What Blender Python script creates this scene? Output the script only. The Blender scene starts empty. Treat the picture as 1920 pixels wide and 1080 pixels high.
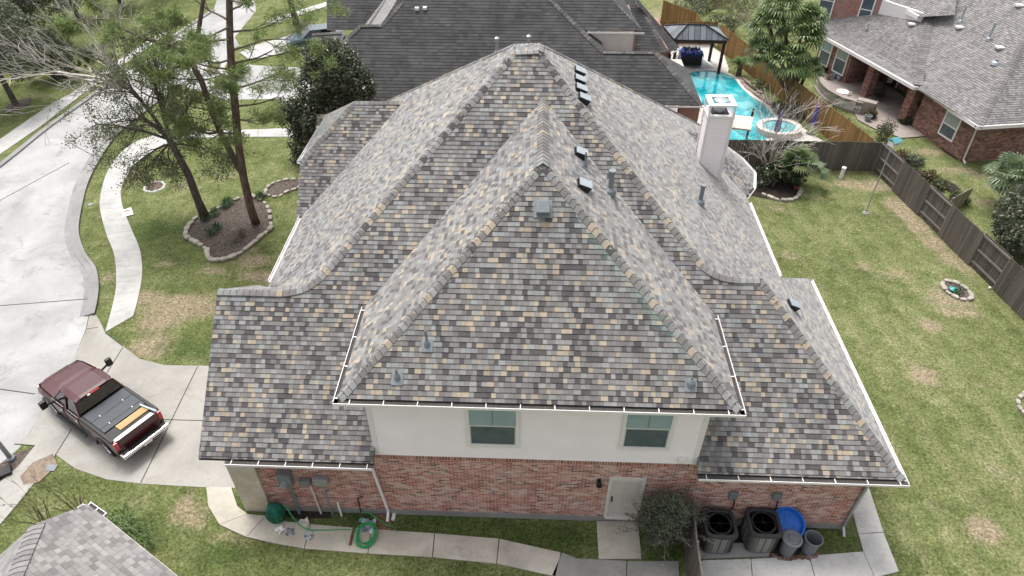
import bpy, bmesh, math, random
import numpy as np
from mathutils import Vector, Matrix
from math import sin, cos, pi, radians, floor, sqrt, atan2, hypot
random.seed(7); rng = np.random.default_rng(7)
C = bpy.context.scene.collection
# ------------------------------------------------------------------ camera, sky, sun, exposure
PITCH, YAW, CH, FPX = radians(40.2), radians(2.1), 19.8, 1280.0
cam_d = bpy.data.cameras.new('camera'); cam = bpy.data.objects.new('camera', cam_d); C.objects.link(cam)
cam.location = (0, 0, CH); cam.rotation_euler = (pi/2-PITCH, 0, YAW)
cam_d.sensor_width = 36; cam_d.lens = 36*FPX/1920; cam_d.clip_end = 2000
bpy.context.scene.camera = cam
W = bpy.data.worlds.new('World'); bpy.context.scene.world = W; W.use_nodes = True
SUN_EL, SUN_AZ = radians(67), radians(-30)          # azimuth from +y, minus = towards -x
sk = W.node_tree.nodes.new('ShaderNodeTexSky'); sk.sky_type = 'NISHITA'; sk.sun_disc = False
sk.sun_elevation = SUN_EL; sk.sun_rotation = SUN_AZ; sk.air_density = 1.0; sk.dust_density = 5.0; sk.ozone_density = 1.0
bg = W.node_tree.nodes['Background']; bg.inputs[1].default_value = 0.15
hs = W.node_tree.nodes.new('ShaderNodeHueSaturation'); hs.inputs['Saturation'].default_value = .22      # thin overcast: greyer sky
W.node_tree.links.new(sk.outputs[0], hs.inputs['Color']); W.node_tree.links.new(hs.outputs[0], bg.inputs[0])
sl = bpy.data.lights.new('sun', 'SUN'); sl.energy = 1.45; sl.angle = radians(20); sl.color = (1, .97, .93)
so = bpy.data.objects.new('sun', sl); C.objects.link(so)
sd = Vector((sin(SUN_AZ)*cos(SUN_EL), cos(SUN_AZ)*cos(SUN_EL), sin(SUN_EL)))
so.rotation_euler = sd.to_track_quat('Z', 'Y').to_euler(); so.location = (0, 20, 60)
vs = bpy.context.scene.view_settings; vs.view_transform = 'Standard'; vs.look = 'None'; vs.gamma = 1; vs.exposure = 0.76
# ------------------------------------------------------------------ survey helpers: a pixel's ray cut with a known plane gives a true place
fw = Vector((-sin(YAW)*cos(PITCH), cos(YAW)*cos(PITCH), -sin(PITCH))); rt = Vector((cos(YAW), sin(YAW), 0)); upv = rt.cross(fw)
CP = Vector((0, 0, CH))
def ray(px, py): return fw + rt*((px-960)/FPX) + upv*((540-py)/FPX)
def Z(px, py, z=0.0): d = ray(px, py); return CP + d*((z-CP.z)/d.z)
def Yp(px, py, y): d = ray(px, py); return CP + d*(y/d.y)
def PL(px, py, p0, n): d = ray(px, py); n = Vector(n); return CP + d*((Vector(p0)-CP).dot(n)/d.dot(n))
def G2(l, z=0.0): return [tuple(Z(x, y, z))[:2] for x, y in l]
# ------------------------------------------------------------------ object helpers
def wl(o):
    v = Vector((0, 0, 0))
    while o is not None: v += o.location; o = o.parent
    return v
def tag(o, label=None, cat=None, group=None, kind=None):
    if label: o['label'] = label
    if cat: o['category'] = cat
    if group: o['group'] = group
    if kind: o['kind'] = kind
    return o
def empty(name, loc, label, cat, group=None, rz=0):
    o = bpy.data.objects.new(name, None); C.objects.link(o); o.location = loc; o.rotation_euler.z = rz
    o.empty_display_size = .3
    return tag(o, label, cat, group)
def dup(o, parent=None, loc=None, rz=None, label=None):
    c = o.copy(); C.objects.link(c); c.parent = parent
    if loc is not None: c.location = loc
    if rz is not None: c.rotation_euler.z = rz
    if label: c['label'] = label
    for ch in [x for x in bpy.data.objects if x.parent == o]: dup(ch, c)
    return c
class MB:
    def __init__(s): s.v = []; s.f = []; s.uv = []; s.m = []
    def poly(s, pts, uv=None, m=0):
        pts = [Vector(p) for p in pts]; i = len(s.v); s.v += [tuple(p) for p in pts]
        s.f.append(tuple(range(i, i+len(pts))))
        if uv is None:
            n = Vector((0, 0, 0))
            for a in range(len(pts)):
                p, q = pts[a], pts[(a+1) % len(pts)]
                n += Vector(((p.y-q.y)*(p.z+q.z), (p.z-q.z)*(p.x+q.x), (p.x-q.x)*(p.y+q.y)))
            if n.length < 1e-12: n = Vector((0, 0, 1))
            n.normalize()
            if abs(n.z) > .995: U, V = Vector((1, 0, 0)), Vector((0, 1, 0))
            else: U = Vector((-n.y, n.x, 0)).normalized(); V = n.cross(U)
            uv = [(p.dot(U), p.dot(V)) for p in pts]
        s.uv.append([tuple(x) for x in uv]); s.m.append(m); return s
    def box(s, c, size, rz=0, m=0, M=None):
        hx, hy, hz = [x/2 for x in size]; R = M if M else Matrix.Rotation(rz, 3, 'Z'); c = Vector(c)
        P = [c + R @ Vector((sx*hx, sy*hy, sz*hz)) for sz in (-1, 1) for sy in (-1, 1) for sx in (-1, 1)]
        for q in ((0,2,3,1), (4,5,7,6), (0,1,5,4), (2,6,7,3), (0,4,6,2), (1,3,7,5)): s.poly([P[k] for k in q], m=m)
        return s
    def b2(s, x0, x1, y0, y1, z0, z1, m=0): return s.box(((x0+x1)/2, (y0+y1)/2, (z0+z1)/2), (abs(x1-x0), abs(y1-y0), abs(z1-z0)), m=m)
    def prism(s, pts, z0, z1, m=0, bottom=True):
        a = sum(pts[i][0]*pts[(i+1) % len(pts)][1]-pts[(i+1) % len(pts)][0]*pts[i][1] for i in range(len(pts)))
        if a < 0: pts = pts[::-1]
        n = len(pts)
        s.poly([(p[0], p[1], z1) for p in pts], m=m)
        if bottom: s.poly([(p[0], p[1], z0) for p in pts[::-1]], m=m)
        for i in range(n):
            a, b = pts[i], pts[(i+1) % n]; s.poly([(a[0], a[1], z0), (b[0], b[1], z0), (b[0], b[1], z1), (a[0], a[1], z1)], m=m)
        return s
    def slab(s, pts, t, m=0):      # 3D polygon extruded down by t
        pts = [Vector(p) for p in pts]; lo = [p-Vector((0, 0, t)) for p in pts]; n = len(pts)
        s.poly(pts, m=m); s.poly(lo[::-1], m=m)
        for i in range(n): s.poly([pts[i], lo[i], lo[(i+1) % n], pts[(i+1) % n]], m=m)
        return s
    def tube(s, path, r, n=6, m=0, cap=True):
        path = [Vector(p) for p in path]
        if not hasattr(r, '__len__'): r = [r]*len(path)
        base = len(s.v); prev = None
        for i, p in enumerate(path):
            d = (path[min(i+1, len(path)-1)]-path[max(i-1, 0)])
            if d.length < 1e-9: d = Vector((0, 0, 1))
            d.normalize()
            if prev is None: a = d.orthogonal().normalized()
            else: a = (prev-d*prev.dot(d)); a = a.normalized() if a.length > 1e-6 else d.orthogonal().normalized()
            prev = a; b = d.cross(a)
            for k in range(n):
                t = 2*pi*k/n; s.v.append(tuple(p+(a*cos(t)+b*sin(t))*r[i]))
        L = 0
        for i in range(len(path)-1):
            L2 = L+(path[i+1]-path[i]).length
            for k in range(n):
                k2 = (k+1) % n; s.f.append((base+i*n+k, base+i*n+k2, base+(i+1)*n+k2, base+(i+1)*n+k))
                s.uv.append([(k*.1, L), (k*.1+.1, L), (k*.1+.1, L2), (k*.1, L2)]); s.m.append(m)
            L = L2
        if cap:
            for j, rv in ((0, True), (len(path)-1, False)):
                fc = [base+j*n+k for k in range(n)]; fc = fc[::-1] if rv else fc
                s.f.append(tuple(fc)); s.uv.append([(0, 0)]*n); s.m.append(m)
        return s
    def lathe(s, prof, c=(0, 0, 0), n=20, m=0, sx=1, sy=1):
        b = len(s.v)
        for r, z in prof:
            for k in range(n): t = 2*pi*k/n; s.v.append((c[0]+cos(t)*r*sx, c[1]+sin(t)*r*sy, c[2]+z))
        for i in range(len(prof)-1):
            for k in range(n):
                k2 = (k+1) % n; s.f.append((b+i*n+k, b+i*n+k2, b+(i+1)*n+k2, b+(i+1)*n+k))
                s.uv.append([(k*.1, i*.1), (k*.1+.1, i*.1), (k*.1+.1, i*.1+.1), (k*.1, i*.1+.1)]); s.m.append(m)
        for j, rv in ((0, 1), (len(prof)-1, 0)):
            nb_ = prof[1] if j == 0 else prof[-2]
            if prof[j][0] > 1e-4 and not (abs(nb_[1]-prof[j][1]) < 1e-6 and nb_[0] < prof[j][0]):
                fc = [b+j*n+k for k in range(n)]; s.f.append(tuple(fc[::-1] if rv else fc)); s.uv.append([(0, 0)]*n); s.m.append(m)
        return s
    def rbox(s, c, size, bev=.03, M=None, m=0, seg=2, taper=(1, 1)):
        bm = bmesh.new(); bmesh.ops.create_cube(bm, size=1)
        for v in bm.verts:
            if v.co.z > 0: v.co.x *= taper[0]; v.co.y *= taper[1]
            v.co = Vector((v.co.x*size[0], v.co.y*size[1], v.co.z*size[2]))
        bmesh.ops.bevel(bm, geom=bm.edges[:], offset=bev, segments=seg, profile=.6, affect='EDGES')
        s.bm(bm, c, M, m); return s
    def bm(s, bm, c=(0, 0, 0), M=None, m=0):
        bm.verts.ensure_lookup_table(); M = M or Matrix.Identity(3); c = Vector(c); b = len(s.v)
        for v in bm.verts: s.v.append(tuple(c+M @ v.co))
        for f in bm.faces:
            s.f.append(tuple(b+v.index for v in f.verts)); s.m.append(m)
            s.uv.append([(v.co.x+v.co.y, v.co.z) for v in f.verts])
        bm.free()
    def build(s, name, mats, parent=None, origin=None, local=False, smooth=False):
        me = bpy.data.meshes.new(name)
        off = Vector((0, 0, 0)) if local else (wl(parent) if parent is not None else Vector(origin or (0, 0, 0)))
        me.from_pydata([(x-off.x, y-off.y, z-off.z) for x, y, z in s.v], [], s.f)
        ul = me.uv_layers.new(name='UVMap'); flat = np.array([c for u in s.uv for p in u for c in p], dtype=np.float32)
        ul.data.foreach_set('uv', flat)
        mats = mats if isinstance(mats, (list, tuple)) else [mats]
        for m_ in mats: me.materials.append(m_)
        me.polygons.foreach_set('material_index', s.m)
        if smooth: me.polygons.foreach_set('use_smooth', [True]*len(s.f))
        me.update(); o = bpy.data.objects.new(name, me); C.objects.link(o)
        if parent is not None: o.parent = parent
        elif origin is not None and not local: o.location = origin
        return o
def clip(pts, f0):     # keep f>=0 ; f0 returns value
    out = []
    for i in range(len(pts)):
        a, b = pts[i], pts[(i+1) % len(pts)]; fa, fb = f0(a), f0(b)
        if fa >= 0: out.append(a)
        if (fa >= 0) != (fb >= 0): out.append(a+(b-a)*(fa/(fa-fb)))
    return out
def courses(mb, pts, ex=.143, th=.016, m=0, V0=0.0):
    """cuts a roof plane into overlapping shingle courses, each a tilted strip with a butt edge"""
    pts = [Vector(p) for p in pts]; n = Vector((0, 0, 0))
    for i in range(1, len(pts)-1): n += (pts[i]-pts[0]).cross(pts[i+1]-pts[0])
    n.normalize()
    if n.z < 0 or (abs(n.z) < 1e-4 and n.y > 0): n = -n; pts = pts[::-1]
    U = Vector((-n.y, n.x, 0)).normalized(); V = n.cross(U)
    if V.z < 0: V = -V; U = -U
    lo = min(p.dot(V) for p in pts)-V0; hi = max(p.dot(V) for p in pts)-V0
    for k in range(floor(lo/ex), floor(hi/ex)+1):
        v0, v1 = k*ex+V0, (k+1)*ex+V0
        q = clip(pts, lambda p: p.dot(V)-v0)
        if len(q) < 3: continue
        q = clip(q, lambda p: v1-p.dot(V))
        if len(q) < 3: continue
        uv = [(p.dot(U), min(max(p.dot(V), v0+1e-4), v1-1e-4)) for p in q]
        qq = [p+n*(th*(1-(p.dot(V)-v0)/ex)) for p in q]
        mb.poly(qq, uv=uv, m=m)
        bt = [p for p in q if abs(p.dot(V)-v0) < 1e-4]
        if len(bt) >= 2:
            bt.sort(key=lambda p: p.dot(U)); a, b = bt[0], bt[-1]
            A, B = a+n*th, b+n*th; A0, B0 = a-n*.003, b-n*.003
            mb.poly([A0, B0, B, A], uv=[(a.dot(U), v0+.001), (b.dot(U), v0+.001), (b.dot(U), v0+.002), (a.dot(U), v0+.002)], m=m)
def hipcap(path, w=.15, ex=.2, n1=None, n2=None, drop=.55, th=.013):
    """overlapping cap shingles along a hip or ridge; drop = fall of each wing per metre of width"""
    mb = MB(); path = [Vector(p) for p in path]; k = 0
    segs = [(path[i], path[i+1]) for i in range(len(path)-1)]; tot = sum((b-a).length for a, b in segs); s0 = 0
    def at(t):
        for a, b in segs:
            L = (b-a).length
            if t <= L or (a, b) == segs[-1]: return a+(b-a)*min(t/L, 1.0), (b-a).normalized()
            t -= L
    while s0 < tot-.02:
        s1 = min(s0+ex*1.12, tot); p, d = at(s0); q, d2 = at(s1)
        def side(dd): return Vector((dd.y, -dd.x, 0)).normalized()
        a, b = side(d), side(d2)
        def pt(P, S, x, h): return P+S*x+Vector((0, 0, -abs(x)*drop+h))
        h0, h1 = .012+th, .014
        for sg in (1, -1):
            X = [(0, -.006), (w*.5, -.002), (w, -.006)]
            for j in range(2):
                x0, e0 = X[j]; x1, e1 = X[j+1]
                P = [pt(p, a, sg*x0, h0+e0), pt(p, a, sg*x1, h0+e1), pt(q, b, sg*x1, h1+e1), pt(q, b, sg*x0, h1+e0)]
                if sg < 0: P = P[::-1]
                uu = [(k+.5, .02), (k+.5, .02), (k+.5, .9), (k+.5, .9)]
                if sg < 0: uu = uu[::-1]
                mb.poly(P, uv=uu)
            P = [pt(p, a, sg*0, h0), pt(p, a, sg*w, h0-.004), pt(p, a, sg*w, -.01), pt(p, a, 0, -.01)]
            mb.poly(P if sg < 0 else P[::-1], uv=[(k+.5, .0)]*4)
            P = [pt(p, a, sg*w, h0-.004), pt(q, b, sg*w, h1-.004), pt(q, b, sg*w, -.02), pt(p, a, sg*w, -.02)]
            mb.poly(P if sg < 0 else P[::-1], uv=[(k+.5, .5)]*4)
        s0 += ex; k += 1
    return mb
# ------------------------------------------------------------------ materials
def S(h):      # sRGB hex -> linear
    c = [int(h[i:i+2], 16)/255 for i in (0, 2, 4)]
    return tuple(x/12.92 if x <= .04045 else ((x+.055)/1.055)**2.4 for x in c)
class NT:
    def __init__(s, name):
        s.mat = bpy.data.materials.new(name); s.mat.use_nodes = True; s.t = s.mat.node_tree; s.b = s.t.nodes['Principled BSDF']
    def n(s, ty, **k):
        x = s.t.nodes.new(ty)
        for a, v in k.items(): setattr(x, a, v)
        return x
    def l(s, a, b): s.t.links.new(a, b)
    def m(s, op, a, b=None, c=None):
        x = s.n('ShaderNodeMath', operation=op)
        for i, v in enumerate((a, b, c)):
            if v is None: continue
            if isinstance(v, (int, float)): x.inputs[i].default_value = v
            else: s.l(v, x.inputs[i])
        return x.outputs[0]
    def ramp(s, f, stops, const=False):
        x = s.n('ShaderNodeValToRGB'); r = x.color_ramp
        if const: r.interpolation = 'CONSTANT'
        while len(r.elements) < len(stops): r.elements.new(.5)
        for e, (p, c) in zip(r.elements, stops): e.position = p; e.color = (*c, 1) if len(c) == 3 else c
        s.l(f, x.inputs[0]); return x.outputs[0]
    def noise(s, vec, sc, det=3, rough=.55, dist=0.0):
        x = s.n('ShaderNodeTexNoise'); x.inputs['Scale'].default_value = sc; x.inputs['Detail'].default_value = det
        x.inputs['Roughness'].default_value = rough; x.inputs['Distortion'].default_value = dist
        if vec is not None: s.l(vec, x.inputs['Vector'])
        return x.outputs[0]
    def mix(s, f, a, b, bt='MIX'):
        x = s.n('ShaderNodeMix', data_type='RGBA', blend_type=bt)
        for i, v in ((0, f), (6, a), (7, b)):
            if isinstance(v, (int, float)): x.inputs[i].default_value = v
            elif isinstance(v, tuple): x.inputs[i].default_value = (*v, 1)
            else: s.l(v, x.inputs[i])
        return x.outputs[2]
    def uv(s): x = s.n('ShaderNodeUVMap'); x.uv_map = 'UVMap'; return x.outputs[0]
    def pos(s): return s.n('ShaderNodeNewGeometry').outputs['Position']
    def sep(s, v): x = s.n('ShaderNodeSeparateXYZ'); s.l(v, x.inputs[0]); return x.outputs
    def comb(s, a, b, c=0.0):
        x = s.n('ShaderNodeCombineXYZ')
        for i, v in enumerate((a, b, c)):
            if isinstance(v, (int, float)): x.inputs[i].default_value = v
            else: s.l(v, x.inputs[i])
        return x.outputs[0]
    def white(s, vec): x = s.n('ShaderNodeTexWhiteNoise', noise_dimensions='3D'); s.l(vec, x.inputs['Vector']); return x.outputs['Value'], x.outputs['Color']
    def bump(s, h, st=.3, d=.01):
        x = s.n('ShaderNodeBump'); x.inputs['Strength'].default_value = st; x.inputs['Distance'].default_value = d
        s.l(h, x.inputs['Height']); s.l(x.outputs[0], s.b.inputs['Normal'])
    def col(s, c):
        if isinstance(c, tuple): s.b.inputs['Base Color'].default_value = (*c, 1)
        else: s.l(c, s.b.inputs['Base Color'])
    def set(s, rough=.7, metal=0.0, spec=.4, coat=0.0):
        s.b.inputs['Roughness'].default_value = rough; s.b.inputs['Metallic'].default_value = metal
        s.b.inputs['Specular IOR Level'].default_value = spec; s.b.inputs['Coat Weight'].default_value = coat
        return s.mat
def plain(name, c, rough=.6, metal=0., spec=.4, var=.12, sc=6., coat=0., bump=0.):
    t = NT(name); f = t.noise(t.pos(), sc, 4)
    lo = tuple(x*(1-var) for x in c); hi = tuple(min(1, x*(1+var)) for x in c)
    t.col(t.ramp(f, [(.3, lo), (.7, hi)]))
    if bump: t.bump(f, bump, .02)
    return t.set(rough, metal, spec, coat)
def shingle(name, pal, tab=.15, ex=.143, band=.5, warp=.16, dirt=None, seam=.72, sheen=.6, stain=False):
    """pal: list of (cumulative share, colour)"""
    t = NT(name); uv = t.sep(t.uv()); u, v = uv[0], uv[1]
    vr = t.m('DIVIDE', v, ex); row = t.m('FLOOR', vr); fr = t.m('FRACT', vr)
    rr, _ = t.white(t.comb(row, 3.3, 1.7))
    x = t.m('MULTIPLY_ADD', rr, 13.7, t.m('DIVIDE', u, tab))
    x2 = t.m('MULTIPLY_ADD', t.m('SINE', t.m('MULTIPLY_ADD', rr, 40., t.m('MULTIPLY', x, 2.1))), warp, x)
    cell = t.m('FLOOR', x2); fx = t.m('FRACT', x2)
    h, hc = t.white(t.comb(cell, row, .5))
    stops = []; p = 0.0
    for sh, c in pal: stops.append((p, c)); p += sh
    c = t.ramp(h, stops, True)
    h2, _ = t.white(t.comb(row, cell, 7.5))
    c = t.mix(1.0, c, t.ramp(h2, [(0, (.86, .86, .86)), (1, (1.12, 1.12, 1.12))]), 'MULTIPLY')
    P = t.pos(); g = t.noise(P, 90, 2, .7); c = t.mix(1.0, c, t.ramp(g, [(.3, (.8, .8, .8)), (.7, (1.2, 1.2, 1.2))]), 'MULTIPLY')
    L = t.noise(P, .5, 4, .6); c = t.mix(1.0, c, t.ramp(L, [(.3, (.88, .88, .9)), (.7, (1.1, 1.09, 1.07))]), 'MULTIPLY')
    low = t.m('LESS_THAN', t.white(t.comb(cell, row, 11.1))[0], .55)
    bnd = t.m('MULTIPLY', t.m('GREATER_THAN', fr, .80), t.m('MULTIPLY_ADD', low, .75, .3))  # printed shadow band: shade under the upper course put into the colour
    c = t.mix(1.0, c, t.ramp(t.noise(t.comb(t.m('MULTIPLY', u, 1.6), t.m('MULTIPLY', v, .16)), 1.0, 5, .65), [(.32, (.86, .86, .87)), (.68, (1.1, 1.1, 1.09))]), 'MULTIPLY')
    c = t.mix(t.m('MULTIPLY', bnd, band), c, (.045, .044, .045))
    sm = t.m('MULTIPLY', t.m('LESS_THAN', fx, .05), seam); c = t.mix(sm, c, (.06, .058, .058))
    if stain:     # copper-green wash below the right hip
        sp = t.sep(P); s_ = t.m('SUBTRACT', t.m('MULTIPLY_ADD', sp[1], -1.055, 17.62), sp[0])
        k = t.m('MULTIPLY', t.m('MULTIPLY', t.m('GREATER_THAN', s_, 0.0), t.m('LESS_THAN', s_, 3.0)), t.ramp(t.m('MULTIPLY_ADD', s_, 1.0, t.m('MULTIPLY', t.noise(P, 5, 4, .7), .9)), [(.35, (1, 1, 1)), (1.0, (0, 0, 0))]))
        k = t.m('MULTIPLY', k, t.ramp(t.m('MULTIPLY', t.m('ABSOLUTE', t.m('SUBTRACT', sp[1], 13.9)), .4), [(.3, (1, 1, 1)), (.85, (0, 0, 0))]))
        c = t.mix(t.m('MULTIPLY', k, .55), c, (.20, .36, .31))
    if dirt: c = t.mix(t.m('MULTIPLY', t.ramp(t.noise(P, dirt[1], 5, .65), [(.42, (0, 0, 0)), (.62, (1, 1, 1))]), dirt[2]), c, dirt[0])
    t.col(c); t.bump(t.m('ADD', t.m('MULTIPLY', low, -.6), t.m('MULTIPLY', g, .5)), .5, .012)
    t.b.inputs['Sheen Weight'].default_value = sheen; t.b.inputs['Sheen Roughness'].default_value = .45
    return t.set(.92, 0, .25)
def capmat(name, pal):
    t = NT(name); uv = t.sep(t.uv()); k = t.m('FLOOR', uv[0]); h, _ = t.white(t.comb(k, 2.2, .5))
    stops = []; p = 0.0
    for sh, c in pal: stops.append((p, c)); p += sh
    c = t.ramp(h, stops, True); P = t.pos(); g = t.noise(P, 80, 2, .7)
    c = t.mix(1.0, c, t.ramp(g, [(.3, (.8, .8, .8)), (.7, (1.2, 1.2, 1.2))]), 'MULTIPLY')
    c = t.mix(1.0, c, t.ramp(t.noise(P, 4, 3), [(.3, (.85, .85, .87)), (.7, (1.12, 1.1, 1.08))]), 'MULTIPLY')
    c = t.mix(t.m('MULTIPLY', t.m('LESS_THAN', uv[1], .10), .7), c, (.05, .05, .05))
    t.col(c); t.bump(g, .4, .01); return t.set(.92, 0, .25)
def brick(name, pal, mortar, bw=.215, bh=.075, wash=.25, bmp=.6, msz=.14, big=1.5):
    t = NT(name); uv = t.sep(t.uv()); u, v = uv[0], uv[1]
    vr = t.m('DIVIDE', v, bh); row = t.m('FLOOR', vr); fr = t.m('FRACT', vr)
    x = t.m('MULTIPLY_ADD', t.m('MODULO', t.m('ABSOLUTE', row), 2.0), .5, t.m('DIVIDE', u, bw)); cell = t.m('FLOOR', x); fx = t.m('FRACT', x)
    h, _ = t.white(t.comb(cell, row, .5)); stops = []; p = 0.
    for sh, c in pal: stops.append((p, c)); p += sh
    c = t.ramp(h, stops, True); P = t.pos(); g = t.noise(P, 35, 3, .6)
    c = t.mix(1.0, c, t.ramp(g, [(.3, (.75, .75, .75)), (.7, (1.25, 1.25, 1.25))]), 'MULTIPLY')
    mk = t.m('MAXIMUM', t.m('LESS_THAN', fr, msz), t.m('LESS_THAN', fx, msz*bh/bw*1.2))
    c = t.mix(mk, c, mortar)
    w = t.ramp(t.noise(P, big, 5, .65), [(.45, (0, 0, 0)), (.7, (1, 1, 1))]); c = t.mix(t.m('MULTIPLY', w, wash), c, tuple(min(1, x*1.15) for x in mortar))
    t.col(c); t.bump(t.m('SUBTRACT', t.m('MULTIPLY', g, .4), mk), bmp, .008); return t.set(.9, 0, .2)
def concrete(name, c1, c2, stain=(.1, .1, .1), st=.35, sc=.35, fine=14.):
    t = NT(name); P = t.pos(); a = t.noise(P, sc, 6, .62, .4)
    c = t.ramp(a, [(.3, c1), (.7, c2)])
    c = t.mix(1.0, c, t.ramp(t.noise(P, fine, 5, .7), [(.3, (.9, .9, .9)), (.7, (1.07, 1.07, 1.07))]), 'MULTIPLY')
    s = t.ramp(t.noise(P, sc*2.3, 7, .7, 1.2), [(.55, (0, 0, 0)), (.78, (1, 1, 1))]); c = t.mix(t.m('MULTIPLY', s, st), c, stain)
    sp = t.ramp(t.noise(P, 7., 2, .5), [(.74, (0, 0, 0)), (.78, (1, 1, 1))]); c = t.mix(t.m('MULTIPLY', sp, .35), c, stain)
    t.col(c); t.bump(t.noise(P, 40, 4), .25, .01); return t.set(.88, 0, .25)
def bark(name, c1, c2, sc=9.):
    t = NT(name); P = t.pos(); mp = t.n('ShaderNodeMapping'); mp.inputs['Scale'].default_value = (1, 1, .3); t.l(P, mp.inputs[0])
    f = t.noise(mp.outputs[0], sc, 6, .7, .6); t.col(t.ramp(f, [(.35, c1), (.65, c2)])); t.bump(f, 1., .04); return t.set(.95, 0, .15)
def leafmat(name, cols, rough=.5, spec=.4, trans=.25):
    t = NT(name); u = t.sep(t.uv()); h, _ = t.white(t.comb(t.m('FLOOR', u[0]), 1.5, 2.5))
    st = [(i/max(1, len(cols)-1), c) for i, c in enumerate(cols)]
    c = t.ramp(h, st); cl = t.noise(t.pos(), 1.3, 3); c = t.mix(1.0, c, t.ramp(cl, [(.3, (.75, .78, .75)), (.7, (1.25, 1.22, 1.2))]), 'MULTIPLY'); t.col(c)
    t.set(rough, 0, spec)
    tr = t.n('ShaderNodeBsdfTranslucent'); t.l(c, tr.inputs[0]); mx = t.n('ShaderNodeMixShader'); mx.inputs[0].default_value = trans
    t.l(t.b.outputs[0], mx.inputs[1]); t.l(tr.outputs[0], mx.inputs[2]); t.l(mx.outputs[0], t.t.nodes['Material Output'].inputs[0]); return t.mat
def wood(name, c1, c2, w=.14, axis=0, gap=.08, streak=1.0):
    t = NT(name); uv = t.sep(t.uv()); a = uv[axis]; x = t.m('DIVIDE', a, w); k = t.m('FLOOR', x); fx = t.m('FRACT', x)
    h, _ = t.white(t.comb(k, 1.1, .5)); b = t.m('ADD', t.m('MULTIPLY', uv[1-axis], .8), t.m('MULTIPLY', h, 9.))
    f = t.noise(t.comb(t.m('MULTIPLY', a, 22.), b, 0.), 1.0, 5, .7)
    c = t.ramp(f, [(.3, c1), (.7, c2)]); c = t.mix(1.0, c, t.ramp(h, [(0, (.72, .72, .72)), (1, (1.25, 1.22, 1.2))]), 'MULTIPLY')
    c = t.mix(t.m('LESS_THAN', fx, gap), c, tuple(x*.25 for x in c1)); t.col(c); t.bump(f, .5, .01); return t.set(.9, 0, .2)
M = {}
LG, MG, DK, TN, WG = (.243, .248, .242), (.172, .163, .158), (.084, .077, .078), (.345, .29, .222), (.205, .195, .188)
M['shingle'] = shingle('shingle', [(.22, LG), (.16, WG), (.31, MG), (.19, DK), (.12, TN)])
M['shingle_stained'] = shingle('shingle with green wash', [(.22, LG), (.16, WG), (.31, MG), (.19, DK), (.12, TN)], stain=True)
M['cap'] = capmat('cap shingle', [(.28, LG), (.24, WG), (.28, MG), (.10, DK), (.10, TN)])
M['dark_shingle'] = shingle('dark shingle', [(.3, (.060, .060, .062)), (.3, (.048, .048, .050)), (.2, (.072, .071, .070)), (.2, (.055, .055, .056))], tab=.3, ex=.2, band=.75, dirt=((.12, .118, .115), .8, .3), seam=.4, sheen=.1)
M['dark_cap'] = capmat('dark cap shingle', [(.5, (.085, .082, .08)), (.5, (.13, .125, .12))])
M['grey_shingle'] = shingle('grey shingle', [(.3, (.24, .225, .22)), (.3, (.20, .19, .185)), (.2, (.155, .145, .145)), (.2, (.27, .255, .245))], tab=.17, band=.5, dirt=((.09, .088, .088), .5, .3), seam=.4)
M['grey_cap'] = capmat('grey cap shingle', [(.5, (.21, .2, .195)), (.5, (.165, .155, .155))])
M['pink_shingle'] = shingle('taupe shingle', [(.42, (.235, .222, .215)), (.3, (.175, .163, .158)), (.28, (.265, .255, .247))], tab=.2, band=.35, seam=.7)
M['pink_cap'] = capmat('taupe cap shingle', [(.5, (.24, .23, .225)), (.5, (.2, .19, .185))])
M['brick'] = brick('red brick', [(.3, (.42, .155, .115)), (.22, (.32, .11, .085)), (.2, (.50, .24, .19)), (.1, (.15, .07, .06)), (.18, (.55, .34, .29))], (.68, .62, .58), wash=.3)
M['brick2'] = brick('brown brick', [(.3, (.22, .085, .06)), (.25, (.15, .06, .048)), (.25, (.31, .155, .125)), (.2, (.09, .045, .04))], (.33, .27, .24), bw=.24, bh=.085, wash=.3)
M['brick3'] = brick('pale red brick', [(.5, (.36, .17, .14)), (.5, (.29, .13, .11))], (.42, .36, .33), wash=.3)
M['soldier'] = brick('soldier brick', [(.3, (.36, .125, .085)), (.3, (.27, .09, .065)), (.2, (.43, .19, .14)), (.2, (.2, .08, .06))], (.55, .5, .46), bw=.085, bh=.4, msz=.03)
M['siding'] = plain('white siding', (.93, .855, .875), .6, var=.03, sc=1.5)
M['tan_siding'] = plain('tan siding', (.74, .68, .62), .7, var=.05, sc=2)
M['trim'] = plain('white trim', (.80, .765, .765), .5, var=.03)
M['offwhite'] = plain('off white', (.62, .60, .56), .6, var=.06)
M['stone'] = concrete('cream limestone', (.52, .46, .36), (.70, .66, .57), (.42, .31, .18), .5, 1.6, 9.)
M['rock'] = concrete('pale rock', (.24, .215, .18), (.48, .44, .385), (.16, .14, .11), .4, 2.5, 12.)
M['rock2'] = concrete('brown rock', (.17, .13, .105), (.34, .28, .24), (.1, .08, .07), .4, 2.5, 12.)
M['debris'] = plain('gutter debris', (.06, .054, .048), .95, var=.5, sc=30)
M['soffit'] = plain('soffit', (.45, .42, .38), .8)
M['street'] = concrete('street concrete', (.28, .275, .27), (.455, .45, .445), (.16, .155, .15), .8, .34)
M['curb'] = concrete('kerb concrete', (.22, .215, .21), (.32, .315, .305), (.15, .14, .135), .4, .6)
M['pan'] = concrete('gutter pan concrete', (.20, .195, .19), (.34, .335, .33), (.12, .115, .11), .7, .8)
M['drive'] = concrete('driveway concrete', (.28, .265, .24), (.40, .385, .355), (.17, .155, .135), .5, .5)
M['walk'] = concrete('walk concrete', (.38, .35, .295), (.56, .525, .455), (.22, .19, .15), .7, .8)
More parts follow.
